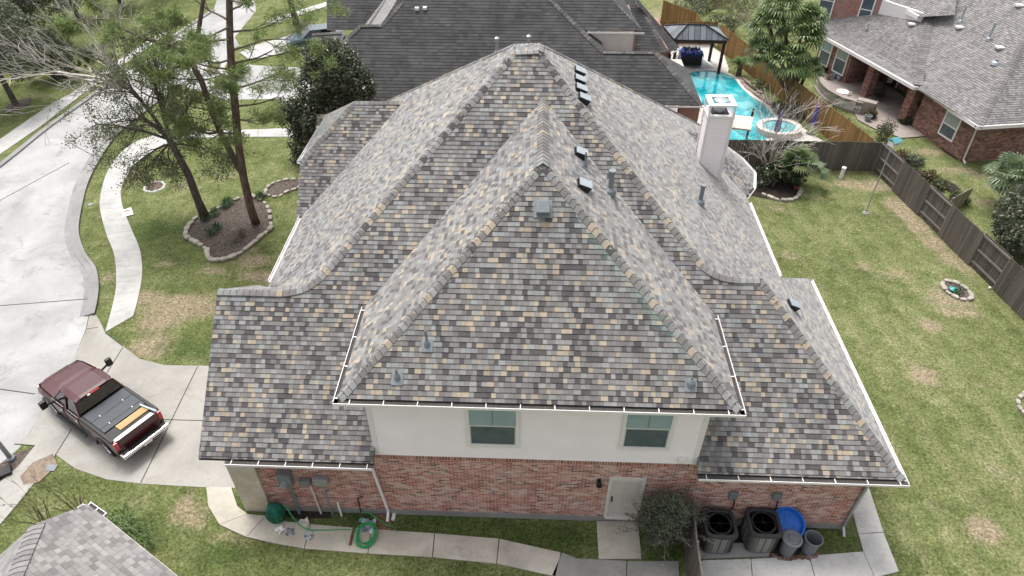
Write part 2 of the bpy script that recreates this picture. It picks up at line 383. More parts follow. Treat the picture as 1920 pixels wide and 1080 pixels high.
M['walk2'] = concrete('grey walk concrete', (.22, .215, .20), (.34, .33, .315), (.12, .115, .11), .7, .8)
M['pave'] = concrete('sidewalk concrete', (.36, .355, .34), (.52, .51, .49), (.2, .195, .185), .6, .9)
M['patio'] = concrete('patio concrete', (.24, .20, .18), (.38, .33, .30), (.12, .1, .09), .5, .8)
M['deck'] = concrete('pool deck', (.50, .46, .42), (.66, .62, .58), (.3, .26, .22), .3, .6)
M['joint'] = plain('joint', (.06, .055, .05), .95)
M['mulch'] = plain('mulch', (.10, .08, .066), .98, var=.75, sc=14, bump=1.)
M['mulch2'] = plain('dark mulch', (.03, .022, .018), .98, var=.7, sc=14, bump=1.)
M['dirt'] = plain('bare dirt', (.22, .17, .13), .98, var=.35, sc=6, bump=.6)
M['leaflitter'] = plain('leaf litter', (.17, .105, .06), .98, var=.8, sc=22, bump=1.)
M['glass'] = NT('window glass'); t_ = M['glass']; t_.col((.05, .12, .12)); M['glass'] = t_.set(.06, 0, .9)
M['blind'] = plain('teal tinted blind', (.29, .385, .43), .12, spec=.8, var=.12, sc=1.2)
M['screen'] = plain('dark insect screen', (.085, .115, .14), .25, spec=.6, var=.15, sc=3)
M['whiteblind'] = plain('white blind', (.34, .40, .38), .15, spec=.7, var=.06)
M['door'] = plain('beige door paint', (.56, .52, .48), .5, var=.04)
M['black'] = plain('black plastic', (.012, .012, .013), .45, var=.3)
M['dark'] = plain('dark metal', (.03, .03, .032), .4, .3, var=.3)
M['grey'] = plain('grey metal', (.24, .27, .29), .45, .4, var=.1)
M['galv'] = plain('galvanised metal', (.42, .46, .49), .4, .6, var=.12, sc=10)
M['pipegrey'] = plain('grey pipe', (.20, .22, .235), .6, var=.12)
M['ventgrey'] = plain('vent paint', (.30, .31, .32), .5, .2, var=.1)
M['white'] = plain('white plastic', (.8, .8, .78), .45, var=.03)
M['ac'] = plain('air conditioner casing', (.25, .24, .235), .5, .2, var=.08)
M['acdark'] = plain('air conditioner top', (.045, .045, .048), .5, .2, var=.15)
M['bin'] = plain('grey bin plastic', (.16, .175, .19), .55, var=.1)
M['blue'] = plain('blue plastic', (.015, .12, .50), .4, var=.25, sc=9)
M['bluetarp'] = plain('blue tarp', (.01, .045, .32), .55, var=.5, sc=5, bump=1.)
M['green'] = plain('green hose rubber', (.02, .30, .09), .4, var=.2)
M['greentarp'] = plain('green fabric', (.008, .115, .075), .7, var=.35, sc=8, bump=1.)
M['pot'] = plain('terracotta pot', (.13, .05, .04), .6, var=.2)
M['redmetal'] = plain('red metal', (.55, .03, .03), .4)
M['purple'] = plain('purple canvas', (.12, .085, .30), .85, var=.3, sc=9)
M['redcanvas'] = plain('red canvas', (.28, .06, .07), .85, var=.3)
M['maroon'] = plain('maroon paint', (.058, .006, .009), .3, .0, .5, var=.15, sc=1.5, coat=.35)
M['maroon2'] = plain('lower dark paint', (.055, .025, .022), .3, .0, .5, var=.15, sc=1.5, coat=.35)
M['tonneau'] = plain('tonneau vinyl', (.045, .052, .062), .5, var=.1)
M['truckglass'] = plain('truck glass', (.008, .008, .01), .05, spec=.9)
M['chrome'] = plain('chrome', (.62, .62, .62), .18, .9, var=.05)
M['tyre'] = plain('tyre rubber', (.02, .02, .02), .85)
M['plank'] = wood('plywood', (.50, .32, .15), (.68, .48, .26), w=.3, gap=.0)
M['taillight'] = plain('tail light', (.5, .01, .015), .15, coat=.6)
M['metalroof'] = wood('standing seam roof', (.17, .19, .215), (.22, .24, .265), w=.4, gap=.1)
M['post'] = plain('dark brown post', (.04, .018, .015), .6, var=.2)
M['fence'] = wood('weathered fence boards', (.090, .080, .071), (.175, .158, .143), w=.14)
M['rail'] = plain('fence rail', (.19, .17, .155), .9, var=.2)
M['fence2'] = wood('cedar fence boards', (.20, .115, .045), (.33, .205, .09), w=.14)
M['fence3'] = wood('pale fence boards', (.25, .22, .17), (.36, .32, .25), w=.14)
M['bark'] = bark('oak bark', (.055, .045, .038), (.16, .14, .125))
M['pinebark'] = bark('pine bark', (.075, .055, .042), (.21, .165, .135))
M['twig'] = bark('pale twig', (.38, .35, .31), (.62, .59, .54), 5)
M['twig2'] = bark('grey twig', (.14, .12, .105), (.30, .27, .24), 5)
M['browntwig'] = bark('brown twig', (.09, .06, .05), (.2, .14, .12), 5)
M['oakleaf'] = leafmat('oak leaf', [(.07, .09, .045), (.13, .155, .08), (.20, .22, .12), (.14, .14, .09)], trans=.4)
M['pineleaf'] = leafmat('pine needles', [(.10, .15, .055), (.21, .28, .10), (.34, .41, .17)], .55, trans=.5)
M['magleaf'] = leafmat('glossy leaf', [(.028, .042, .024), (.06, .08, .042), (.11, .13, .075), (.22, .23, .15)], .25, .7, .1)
M['bush'] = leafmat('bush leaf', [(.025, .05, .02), (.05, .085, .03), (.09, .12, .05)])
M['greybush'] = leafmat('grey green leaf', [(.065, .08, .055), (.12, .14, .095), (.21, .22, .16)])
M['palmleaf'] = leafmat('palm frond', [(.07, .12, .035), (.15, .22, .075), (.30, .35, .16)], .35)
M['palmlight'] = leafmat('pale palm frond', [(.12, .18, .09), (.22, .27, .16)], .4)
M['grassblade'] = leafmat('long grass blade', [(.06, .13, .025), (.12, .2, .05), (.2, .24, .1)])
M['tuft'] = leafmat('dark strap leaf', [(.02, .06, .02), (.04, .10, .035), (.07, .14, .05)])
M['rust'] = leafmat('brownish leaf', [(.10, .07, .04), (.16, .11, .06), (.09, .10, .04)])
t = NT('pool water'); P = t.pos(); a = t.noise(P, .55, 4, .6, 1.2)
t.col(t.ramp(a, [(.35, (.01, .22, .27)), (.5, (.02, .36, .40)), (.62, (.18, .54, .56))])); t.bump(t.noise(P, 5, 3), .12, .02); M['water'] = t.set(.05, 0, .6)  # pale mottling puts a caustic light pattern into the water colour
t = NT('lawn'); P = t.pos(); at = t.n('ShaderNodeAttribute'); at.attribute_name = 'dry'; dry = t.sep(at.outputs['Color'])
f1 = t.noise(P, 1.3, 8, .74); f2 = t.noise(P, 11., 7, .82, .6); f3 = t.noise(P, .22, 4, .6); f4 = t.noise(P, 3.4, 5, .7)
gr = t.ramp(t.m('ADD', t.m('MULTIPLY', f1, .6), t.m('MULTIPLY', f3, .4)), [(.38, (.068, .090, .028)), (.5, (.120, .146, .050)), (.62, (.195, .208, .098))])
gr = t.mix(t.m('MULTIPLY', t.ramp(f4, [(.5, (0, 0, 0)), (.68, (1, 1, 1))]), .32), gr, (.25, .225, .125))
dr = t.ramp(t.noise(P, 5., 5, .7), [(.3, (.20, .16, .10)), (.7, (.36, .30, .205))])
sx_ = t.sep(P); wv = t.m('SINE', t.m('MULTIPLY', t.m('ADD', t.m('MULTIPLY_ADD', sx_[1], .16, sx_[0]), t.m('MULTIPLY', f1, 2.2)), 4.3))
yard = t.m('GREATER_THAN', sx_[0], 9.5); gr = t.mix(t.m('MULTIPLY', t.m('MULTIPLY', t.m('MAXIMUM', wv, 0.0), yard), .2), gr, (.27, .245, .145))
edge = t.m('ADD', dry[0], t.m('MULTIPLY', t.m('SUBTRACT', t.noise(P, 2.6, 9, .82), .5), 1.5))
c = t.mix(t.m('MULTIPLY', t.ramp(edge, [(.30, (0, 0, 0)), (.80, (1, 1, 1))]), .9), gr, dr)
lsh = t.m('ADD', dry[1], t.m('MULTIPLY', t.m('SUBTRACT', f4, .5), 1.2))
c = t.mix(t.m('MULTIPLY', t.ramp(lsh, [(.3, (0, 0, 0)), (.9, (1, 1, 1))]), .8), c, t.ramp(f1, [(.3, (.035, .062, .016)), (.7, (.078, .115, .032))]))
st = t.noise(t.comb(t.m('MULTIPLY', t.sep(P)[0], 2.6), t.m('MULTIPLY', t.m('ADD', t.sep(P)[1], t.sep(P)[0]), .5)), 1., 3, .6)
c = t.mix(1.0, c, t.ramp(st, [(.3, (.88, .89, .86)), (.7, (1.14, 1.12, 1.14))]), 'MULTIPLY')
c = t.mix(1.0, c, t.ramp(f2, [(.37, (.33, .35, .30)), (.5, (1, 1, 1)), (.63, (1.8, 1.75, 1.9))]), 'MULTIPLY')
t.col(c); t.bump(f2, .9, .05); M['lawn'] = t.set(.95, 0, .15)
# ------------------------------------------------------------------ ground, roads, paths
PATCH = []   # dead-grass patches: px, py, radius x, radius y (m), strength ; LUSH the same
for px, py, rx, ry, s in [(340,575,2.1,1.1,1),(275,560,1.0,.8,.8),(300,600,1.3,1,.85),(285,650,1.2,.9,.9),(310,495,.7,.4,.7),(400,508,.8,.35,.8),(475,490,1.1,.7,.8),(490,518,1.4,.5,.9),(460,470,.9,.5,.6),(345,950,.45,.8,.85),(440,1010,1.5,.5,.45),(365,970,.6,.7,.7),(250,940,1.0,.5,.4),
    (245,330,1.3,1.2,.55),(345,350,1.2,1.,.5),(200,450,.7,1.2,.4),(200,520,.6,.8,.6),(195,400,.5,1.,.45),(430,330,2.,.8,.45),(90,180,3,.7,.5),(120,230,4,.5,.5),
    (1590,345,1.1,.5,.9),(1615,350,.9,.5,.7),(1640,350,1.3,.7,.9),(1680,385,.8,1.0,.9),(1700,400,.9,1,.9),(1720,425,.8,1,.9),(1750,455,.7,1,.9),(1780,485,.7,.8,.8),(1810,500,.8,.7,.7),(1560,345,.8,.5,.4),(1535,370,.9,.5,.5),
    (1780,560,1.5,1.1,.75),(1745,610,.6,.5,.95),(1800,585,1.2,.5,.8),(1735,705,.75,.6,1),(1725,650,.6,.5,.4),(1850,720,1,.5,.4),(1845,995,.75,.6,.95),(1680,515,1.2,.6,.6),(1620,500,.9,.5,.6),(1700,545,.9,.5,.4),(1460,390,.7,.6,.6),(1480,480,.8,.6,.55),(1640,860,1,2,.15),(1900,900,2,1.5,.35),(1780,900,2,1.6,.2),
    (1745,285,1.3,.5,.8),(1800,320,1.6,.6,.7),(1860,330,1.8,.7,.6),(1770,345,1.2,.6,.5),(1250,20,3,1.5,.5),(1240,35,2.5,1,.7),(1850,380,1,.6,.6)]:
    c_ = Z(px, py); PATCH.append((c_.x, c_.y, rx, ry, s))
LUSH = []
for px, py, rx, ry, s in [(290,430,1.8,1.1,.8),(340,650,1.2,.6,.8),(360,655,1.2,.6,.8),(520,430,1.,1,.5),(330,540,1.2,.6,.6),(800,980,4,.45,1),(1020,1010,2,.6,1),(620,955,3,.5,.9),(1240,1010,.8,1.2,1),(1560,1000,1.2,1,.7),(440,950,.6,.5,.9),(150,600,1.,.5,.4),(280,1000,1.5,.6,.6),(400,1040,1.2,.5,.8),(195,640,.6,.6,.7),(1700,380,.8,2.2,.0),(1480,340,2.,.8,.5),(500,190,5,2,.35),(560,20,4,2,.5),(30,220,4,2.5,.4)]:
    c_ = Z(px, py); LUSH.append((c_.x, c_.y, rx, ry, s))
def axis(a, b, step, far):
    l = list(np.arange(a, b+.01, step)); s = step
    lo = [a]; hi = [b]
    while lo[-1] > -far: s *= 1.5; lo.append(lo[-1]-s)
    s = step
    while hi[-1] < far: s *= 1.5; hi.append(hi[-1]+s)
    return np.array(lo[:0:-1]+l+hi[1:])
gx, gy = axis(-24, 30, .3, 700), axis(6, 50, .3, 700); X_, Y_ = np.meshgrid(gx, gy)
dryv = np.zeros(X_.shape); lv = np.zeros(X_.shape)
for cx, cy, rx, ry, s in PATCH: dryv = np.maximum(dryv, s*np.clip(1.35-np.sqrt(((X_-cx)/rx)**2+((Y_-cy)/ry)**2), 0, 1))
for cx, cy, rx, ry, s in LUSH: lv = np.maximum(lv, s*np.clip(1.5-np.sqrt(((X_-cx)/rx)**2+((Y_-cy)/ry)**2), 0, 1))
dryv = np.maximum(dryv, .16*(X_ > 9)); ny_, nx_ = X_.shape
me = bpy.data.meshes.new('ground'); idx = np.arange(nx_*ny_).reshape(ny_, nx_)
fc = np.stack([idx[:-1, :-1], idx[:-1, 1:], idx[1:, 1:], idx[1:, :-1]], -1).reshape(-1, 4)
me.from_pydata(np.stack([X_.ravel(), Y_.ravel(), np.zeros(X_.size)], -1).tolist(), [], fc.tolist())
ca = me.color_attributes.new('dry', 'FLOAT_COLOR', 'POINT')
ca.data.foreach_set('color', np.stack([dryv.ravel(), lv.ravel(), np.zeros(X_.size), np.ones(X_.size)], -1).ravel().astype(np.float32))
me.materials.append(M['lawn']); ground = bpy.data.objects.new('ground', me); C.objects.link(ground); ground['kind'] = 'structure'
def sheet(name, px, mat, z, th=None):
    mb = MB(); P = G2(px)
    if th: mb.prism(P, z-th, z)
    else: mb.prism(P, z-.002, z, bottom=False)
    o = mb.build(name, mat); o['kind'] = 'structure'; return o
def strip(pts, w, z0, z1, mb=None, closed=False):     # a band of width w along 2D points
    mb = mb or MB(); n = len(pts); P = [Vector((p[0], p[1], 0)) for p in pts]; L = []; R = []
    for i in range(n):
        a = P[(i-1) % n] if (closed or i > 0) else P[i]; b = P[(i+1) % n] if (closed or i < n-1) else P[i]
        d = (b-a).normalized(); s = Vector((d.y, -d.x, 0))*w/2; L.append(P[i]-s); R.append(P[i]+s)
    for i in range(n if closed else n-1):
        j = (i+1) % n; mb.prism([tuple(L[i])[:2], tuple(R[i])[:2], tuple(R[j])[:2], tuple(L[j])[:2]], z0, z1, bottom=False)
    return mb
def smooth(pts, k=4):
    out = []; n = len(pts)
    for i in range(n-1):
        p0, p1, p2, p3 = pts[max(i-1, 0)], pts[i], pts[i+1], pts[min(i+2, n-1)]
        for j in range(k):
            t = j/k; out.append(tuple(.5*((2*p1[a])+(-p0[a]+p2[a])*t+(2*p0[a]-5*p1[a]+4*p2[a]-p3[a])*t*t+(-p0[a]+3*p1[a]-3*p2[a]+p3[a])*t**3) for a in range(len(p1))))
    out.append(pts[-1]); return out
kerbR = smooth([(330,160),(262,212),(208,258),(178,300),(155,345),(142,395),(137,440),(150,480),(168,505),(174,535),(172,565),(166,592)])
kerbL = smooth([(-330,545),(-120,400),(0,312),(90,240),(187,170),(260,115),(330,66),(400,20)])
street = kerbL[::-1]+[(-700,800),(-900,1400),(-250,1060),(-60,925),(0,872),(38,838),(52,815),(100,742),(140,668),(160,620)]+kerbR[::-1]+[(400,176),(420,187),(582,184),(582,128),(470,122),(440,70),(480,20),(470,-40),(420,-40)]
sheet('street', street, M['street'], .004)
mb = strip(G2(kerbR), .30, 0, .07); strip(G2(smooth([(x+9, y-1) for x, y in kerbR[::4]])), .16, .07, .12, mb); o = mb.build('kerb', M['curb']); o['kind'] = 'structure'
o = strip(G2([(x-7, y+1) for x, y in kerbR]), .42, .002, .009).build('gutter_pan', M['pan']); o['kind'] = 'structure'
mb = strip(G2(kerbL), .3, 0, .10); o = mb.build('kerb', M['curb']); o['kind'] = 'structure'
swL = smooth([(560,240),(400,246),(330,248),(270,260),(230,284),(203,320),(190,360),(188,393),(200,440),(213,473),(218,510),(216,553),(198,623)])
swR = smooth([(560,257),(400,258),(330,266),(300,277),(262,300),(238,330),(227,360),(231,390),(248,433),(262,467),(267,507),(262,547),(250,593),(230,647)])
mb = MB(); n = len(swL)
for i in range(n-1):
    for q in (0, 1):
        a, b = q/2+.02, q/2+.48
        P = [Vector(swL[i]).lerp(Vector(swL[i+1]), a), Vector(swR[i]).lerp(Vector(swR[i+1]), a), Vector(swR[i]).lerp(Vector(swR[i+1]), b), Vector(swL[i]).lerp(Vector(swL[i+1]), b)]
        if q and i % 2: P[2] = Vector(swR[i]).lerp(Vector(swR[i+1]), 1.0); P[3] = Vector(swL[i]).lerp(Vector(swL[i+1]), 1.0)
        if q == 0: P[2] = Vector(swR[i]).lerp(Vector(swR[i+1]), .5); P[3] = Vector(swL[i]).lerp(Vector(swL[i+1]), .5)
        if q: P[0] = Vector(swL[i]).lerp(Vector(swL[i+1]), .5); P[1] = Vector(swR[i]).lerp(Vector(swR[i+1]), .5)
        if q == 0 and i % 2: P[0] = Vector(swL[i]); P[1] = Vector(swR[i])
        mb.prism(G2([tuple(p) for p in P]), 0, .03, bottom=False)
o = mb.build('sidewalk', M['pave']); o['kind'] = 'structure'
sheet('sidewalk', [(-200,385),(0,262),(75,210),(150,165),(215,118),(300,62),(318,62),(235,120),(170,165),(80,235),(0,290),(-200,430)], M['pave'], .03)
sheet('sidewalk', [(0,968),(0,905),(35,875),(68,834),(86,838),(104,852),(98,872),(66,905),(30,950),(0,985),(-60,1060),(-90,1040)], M['drive'], .03)
drive = [(162,620),(168,592),(180,590),(189,606),(198,625),(230,649),(262,673),(310,685),(390,686),(470,690),(470,905),(440,915),(387,914),(265,907),(200,899),(142,879),(107,854),(86,838),(67,835),(32,832),(55,812),(100,740),(140,668)]
sheet('driveway', drive, M['drive'], .010)
mb = MB()
for a, b in [((371,687),(264,906)),((231,651),(105,852)),((305,787),(384,789)),((163,617),(184,614)),((198,625),(230,649)),((-20,727),(66,739)),((-40,398),(130,305)),((-20,575),(172,560)),((120,262),(190,300)),((27,833),(70,836))]:
    p, q = Z(*a), Z(*b); strip([(p.x, p.y), (q.x, q.y)], .035, 0, .014, mb)
o = mb.build('pavement_joint', M['joint']); o['kind'] = 'structure'
# walkway in front of the house, slab by slab
sc_ = lambda l: [Vector(p) for p in l]
outer = sc_([(387,915),(391,950),(412,985),(462,1008),(520,1021),(571,1030),(690,1039),(811,1046),(931,1058),(1042,1082)])
inner = sc_([(434,914),(446,951),(465,965),(499,968),(540,979),(583,984),(697,993),(815,1001),(936,1011),(1052,1037)])
def slabs(name, prs, mat, z=.045):
    mb = MB()
    for q in prs:
        c = sum((Vector(p) for p in q), Vector((0, 0)))/len(q); mb.prism(G2([tuple(c+(Vector(p)-c)*.985) for p in q]), 0, z)
    o = mb.build(name, mat); o['kind'] = 'structure'
fr = [0, 2, 4, 5, 6, 7, 8, 9]; prs = []
prs.append([outer[0], outer[1], outer[2], inner[2], inner[1], inner[0]])
prs.append([outer[2], outer[3], inner[3], inner[2]])
prs.append([outer[3], outer[4], outer[5], inner[5], inner[4], inner[3]])
for i in range(5, 9): prs.append([outer[i], outer[i+1], inner[i+1], inner[i]])
slabs('walkway', prs[2:]+[prs[0], prs[1]]+[[(1118,978),(1196,978),(1203,1049),(1122,1050)]], M['walk'])
slabs('walkway', [[(1053,1037),(1080,1048),(1175,1053),(1175,1100),(1030,1090)],[(1175,1053),(1272,1053),(1275,1100),(1175,1100)]], M['walk2'])
slabs('walkway', [[(1306,1052),(1407,1049),(1412,1100),(1300,1100)],[(1407,1049),(1517,1043),(1530,1095),(1412,1100)],[(1517,1043),(1618,1035),(1640,1085),(1530,1095)],[(1595,953),(1618,1035),(1640,1085),(1685,1073),(1656,1000),(1612,1002)],[(1595,950),(1612,1002),(1656,999),(1627,910),(1594,945)],[(1594,945),(1627,910),(1600,890),(1580,930)]], M['pave'])
slabs('walkway', [[(1303,1022),(1447,1020),(1442,1045),(1303,1050)]], M['curb'], .10)
sheet('planting_strip', [(492,956),(500,964),(560,972),(620,972),(620,955),(520,948)], M['mulch2'], .012)
sheet('gravel_patch', [(702,965),(734,966),(733,995),(702,994)], M['leaflitter'], .03)
sheet('planting_strip', [(1302,975),(1560,972),(1520,1000),(1500,1040),(1440,1045),(1303,1050)], M['mulch2'], .006)
# beds under the street trees
bed = smooth([(352,430),(350,445),(372,458),(388,470),(392,485),(408,490),(440,482),(470,462),(505,430),(508,405),(498,385),(470,372),(455,370),(425,380),(390,395),(372,405),(352,430)], 3)
sheet('planting_bed', bed, M['mulch'], .03)
bed2 = smooth([(497,365),(515,345),(540,338),(562,338),(562,352),(540,362),(520,368),(497,365)], 3)
sheet('planting_bed', bed2, M['mulch'], .03)
sheet('planting_bed', [(1740,255),(1755,250),(1780,262),(1800,280),(1808,297),(1795,300),(1770,285)], M['mulch2'], .012)
sheet('planting_bed', [(1700,315),(1720,318),(1790,345),(1800,355),(1785,362),(1740,345),(1710,335)], M['mulch2'], .012)
sheet('planting_bed', [(1395,345),(1420,320),(1500,330),(1498,372),(1470,376),(1430,372),(1400,366)], M['mulch2'], .012)
sheet('drain_apron', [(0,870),(28,850),(60,840),(55,862),(38,880),(20,895),(0,912)], M['mulch'], .014)
sheet('bare_soil', [(62,868),(100,852),(108,872),(75,905),(45,910),(38,895)], M['dirt'], .036)
# ------------------------------------------------------------------ main house
m = .8; y0, z0 = 11.6, 3.25
def fr_(px, py): return PL(px, py, (0, y0, z0), (0, -m, 1))
def zf(y): return z0+m*(y-y0)
house = empty('house', (0, 12, 0), 'two storey red brick house with white upper wall and multicoloured shingle roof', 'house')
WY = 12.0
walls = MB()
walls.poly([(-9.0, WY, .25), (10.1, WY, .25), (10.1, WY, 3.16), (-9.0, WY, 3.16)])
walls.poly([(10.1, WY, .25), (10.1, 19.9, .25), (10.1, 19.9, 3.2), (10.1, WY, 3.2)])
for a, b in [((10.1, 19.9), (9.05, 19.9)), ((9.05, 19.9), (9.05, 31.4)), ((9.05, 31.4), (-8.9, 31.4)), ((-8.9, 31.4), (-8.9, 26)), ((-8.9, 26), (-9.0, 19)), ((-9.0, 19), (-9.0, WY))]:
    walls.poly([(*a, 0), (*b, 0), (*b, 3.3), (*a, 3.3)])
walls.poly([(-9.0, WY, 3.3), (-9.0, 19.0, 3.3), (-9.0, 15.4, 6.1)])
walls.build('wall', M['brick'], house)
MB().b2(-9.02, 10.12, WY-.03, WY+.3, 0, .25).build('foundation', M['curb'], house)
MB().b2(-4.42, 4.85, WY-.02, WY+.05, 3.0, 3.17).build('soldier_course', M['soldier'], house)
st_ = MB(); P = [(-9.06, 0), (-7.62, 0), (-8.1, 2.62), (-9.06, 2.62)]
st_.poly([(-9.06, WY-.09, 0), (-8.22, WY-.09, 0), (-8.22, WY-.09, 2.62), (-9.06, WY-.09, 2.62)]); st_.poly([(-8.22, WY-.09, 0), (-8.22, WY+.02, 0), (-8.22, WY+.02, 2.62), (-8.22, WY-.09, 2.62)])
st_.poly([(-9.06, WY-.09, 2.62), (-8.22, WY-.09, 2.62), (-8.22, WY+.02, 2.62), (-9.06, WY+.02, 2.62)]); st_.poly([(-9.06, WY+3, 0), (-9.06, WY-.09, 0), (-9.06, WY-.09, 2.62), (-9.06, WY+3, 2.62)])
st_.build('stone_veneer', M['stone'], house)
# upper wall with lap siding
HE = 6.13; sx0, sx1 = -4.42, 4.86
sd_ = MB()
for k in range(20):
    a = 3.17+k*.155; b = min(a+.155, HE-.02)
    if a >= b: break
    sd_.poly([(sx0, WY-.034, a), (sx1, WY-.034, a), (sx1, WY-.006, b), (sx0, WY-.006, b)])
    sd_.poly([(sx0, WY-.006, a), (sx1, WY-.006, a), (sx1, WY-.034, a), (sx0, WY-.034, a)])
for x, s in ((sx0, -1), (sx1, 1)): sd_.poly([(x, WY, 3.1), (x, WY+4, 3.1), (x, WY+4, HE), (x, WY, HE)])
sd_.build('siding', M['siding'], house)
tr = MB()
for x in (sx0+.04, sx1-.04): tr.b2(x-.07, x+.07, WY-.045, WY+.1, 3.17, HE-.03)
tr.b2(sx0+.11, sx1-.11, WY-.04, WY, HE-.2, HE-.03); tr.build('corner_board', M['trim'], house)
def window(x0, x1, za, zb, y, parent, split=.5, up='blind', lo='screen', label=None):
    w = MB(); t = .1
    w.b2(x0-t, x0, y-.05, y, za-t, zb+t); w.b2(x1, x1+t, y-.05, y, za-t, zb+t); w.b2(x0, x1, y-.05, y, zb, zb+t); w.b2(x0, x1, y-.06, y, za-t, za)
    f = w.build('window', M['trim'], parent)
    zm = za+(zb-za)*split; s = MB(); s.b2(x0, x1, y-.04, y-.012, zm-.025, zm+.025); s.b2(x0, x0+.03, y-.04, y-.012, za, zm-.025); s.b2(x1-.03, x1, y-.04, y-.012, za, zm-.025)
    s.b2(x0+.03, x1-.03, y-.04, y-.012, za, za+.03); s.build('sash', M['offwhite'], f)
    MB().b2(x0, x1, y-.026, y-.024, zm+.025, zb).build('pane', M[up], f)
    MB().b2(x0+.03, x1-.03, y-.028, y-.026, za+.03, zm-.025).build('insect_screen', M[lo], f)
    mb = MB(); mb.b2((x0+x1)/2-.015, (x0+x1)/2+.015, y-.0275, y-.0265, zm+.03, zb); mb.build('mullion', M['grey'], f)
    return f
window(-1.62, -.33, 3.86, 5.46, WY-.036, house, .52); window(2.68, 3.90, 3.94, 5.52, WY-.036, house, .52)
MB().rbox((4.42, WY-.09, 3.42), (.2, .12, .2), .02).build('wall_vent', M['trim'], house)
# door
dr = MB(); dr.b2(2.56, 3.46, WY-.03, WY-.005, .34, 2.28); d = dr.build('door', M['door'], house)
pn = MB()
for i, (za, zb) in enumerate([(.45, .95), (1.05, 1.62), (1.72, 2.18)]):
    for xa in (2.66, 3.05):
        xb = xa+.3
        pn.b2(xa, xb, WY-.042, WY-.03, za, za+.03); pn.b2(xa, xb, WY-.042, WY-.03, zb-.03, zb); pn.b2(xa, xa+.03, WY-.042, WY-.03, za+.03, zb-.03); pn.b2(xb-.03, xb, WY-.042, WY-.03, za+.03, zb-.03)
pn.build('door_panel', M['door'], d)
k_ = MB(); k_.tube([(2.63, WY-.03, 1.25), (2.63, WY-.10, 1.25)], .03, 8); k_.tube([(2.63, WY-.03, 1.38), (2.63, WY-.07, 1.38)], .03, 8); k_.build('handle', M['dark'], d)
df = MB(); df.b2(2.46, 2.56, WY-.06, WY, .3, 2.38); df.b2(3.46, 3.56, WY-.06, WY, .3, 2.38); df.b2(2.56, 3.46, WY-.06, WY, 2.28, 2.38); df.b2(2.5, 3.52, WY-.12, WY, .27, .33); df.build('door_frame', M['offwhite'], house)
wl_ = MB(); wl_.box((2.17, WY-.03, 2.18), (.1, .05, .2)); wl_.lathe([(.02, .02), (.07, 0), (.09, -.16), (.02, -.18)], (2.17, WY-.14, 2.26), 10); wl_.build('wall_lamp', M['black'], house)
for x in (6.3, 7.6):
    b_ = MB(); b_.rbox((x-.05, WY-.07, 1.75), (.26, .12, .30), .02); b_.build('disconnect_box', M['grey'], house)
    MB().tube(smooth([(x, WY-.05, 1.6), (x+.08, WY-.05, 1.1), (x-.05, WY-.06, .6), (x-.2, WY-.3, .4)]), .02, 6).build('cable', M['dark'], house)
# meters left
mt = MB(); mt.rbox((-7.35, WY-.12, 1.95), (.42, .24, .62), .02); mbx = mt.build('meter_box', M['grey'], house)
mt = MB(); mt.tube([(-7.38, WY-.24, 1.82), (-7.38, WY-.36, 1.82)], [.12, .1], 16); mt.build('meter', M['galv'], mbx)
MB().tube([(-7.30, WY-.12, 1.64), (-7.30, WY-.12, 0)], .055, 8).build('conduit', M['grey'], house)
mt = MB(); mt.rbox((-6.78, WY-.09, 1.75), (.34, .18, .24), .03); mt.build('junction_box', M['grey'], house)
mt = MB(); mt.rbox((-6.28, WY-.1, 1.85), (.46, .2, .36), .05); mt.build('cable_box', M['galv'], house)
MB().tube([(-6.66, WY-.1, 1.63), (-6.60, WY-.1, 0)], .03, 6).build('conduit', M['offwhite'], house)
MB().tube([(-6.28, WY-.1, 1.67), (-6.22, WY-.1, 0)], .035, 6).build('conduit', M['galv'], house)
MB().tube([(-5.95, WY-.12, .7), (-5.93, WY-.14, 0)], .035, 6).build('conduit', M['white'], house)
t_ = MB(); t_.tube([(-5.3, WY-.06, .1), (-5.3, WY-.06, .9), (-5.1, WY-.12, 1.1)], .02, 6); t_.build('faucet_pipe', M['dark'], house)
# ---- roof planes
RID_L, PKL, PKR, RID_R, AP_R = fr_(575, 548), fr_(965, 97), fr_(1010, 95), fr_(1335, 522), fr_(1425, 522)
GLx = fr_(390, 700).x; xA = -9.53
zl = RID_L.z
A = Vector((xA, y0, z0)); B_ = Vector((xA, RID_L.y, zl))
roof = MB()
COR = Vector((10.62, y0, z0))
wc = .24                                                           # wing centre line
FLx, FRx, FY = -4.95, 5.43, 11.55
WR = (FRx-FLx)/2; AZ = 10.38; wp = (AZ-HE)/WR; A1 = Vector((wc, 16.47, AZ)); A2 = Vector((wc, y0+(AZ-z0)/m, AZ))
yb = y0+(HE-z0)/m; BL, BR = Vector((FLx, yb, HE)), Vector((FRx, yb, HE))
sxl, sxr = sx0, sx1
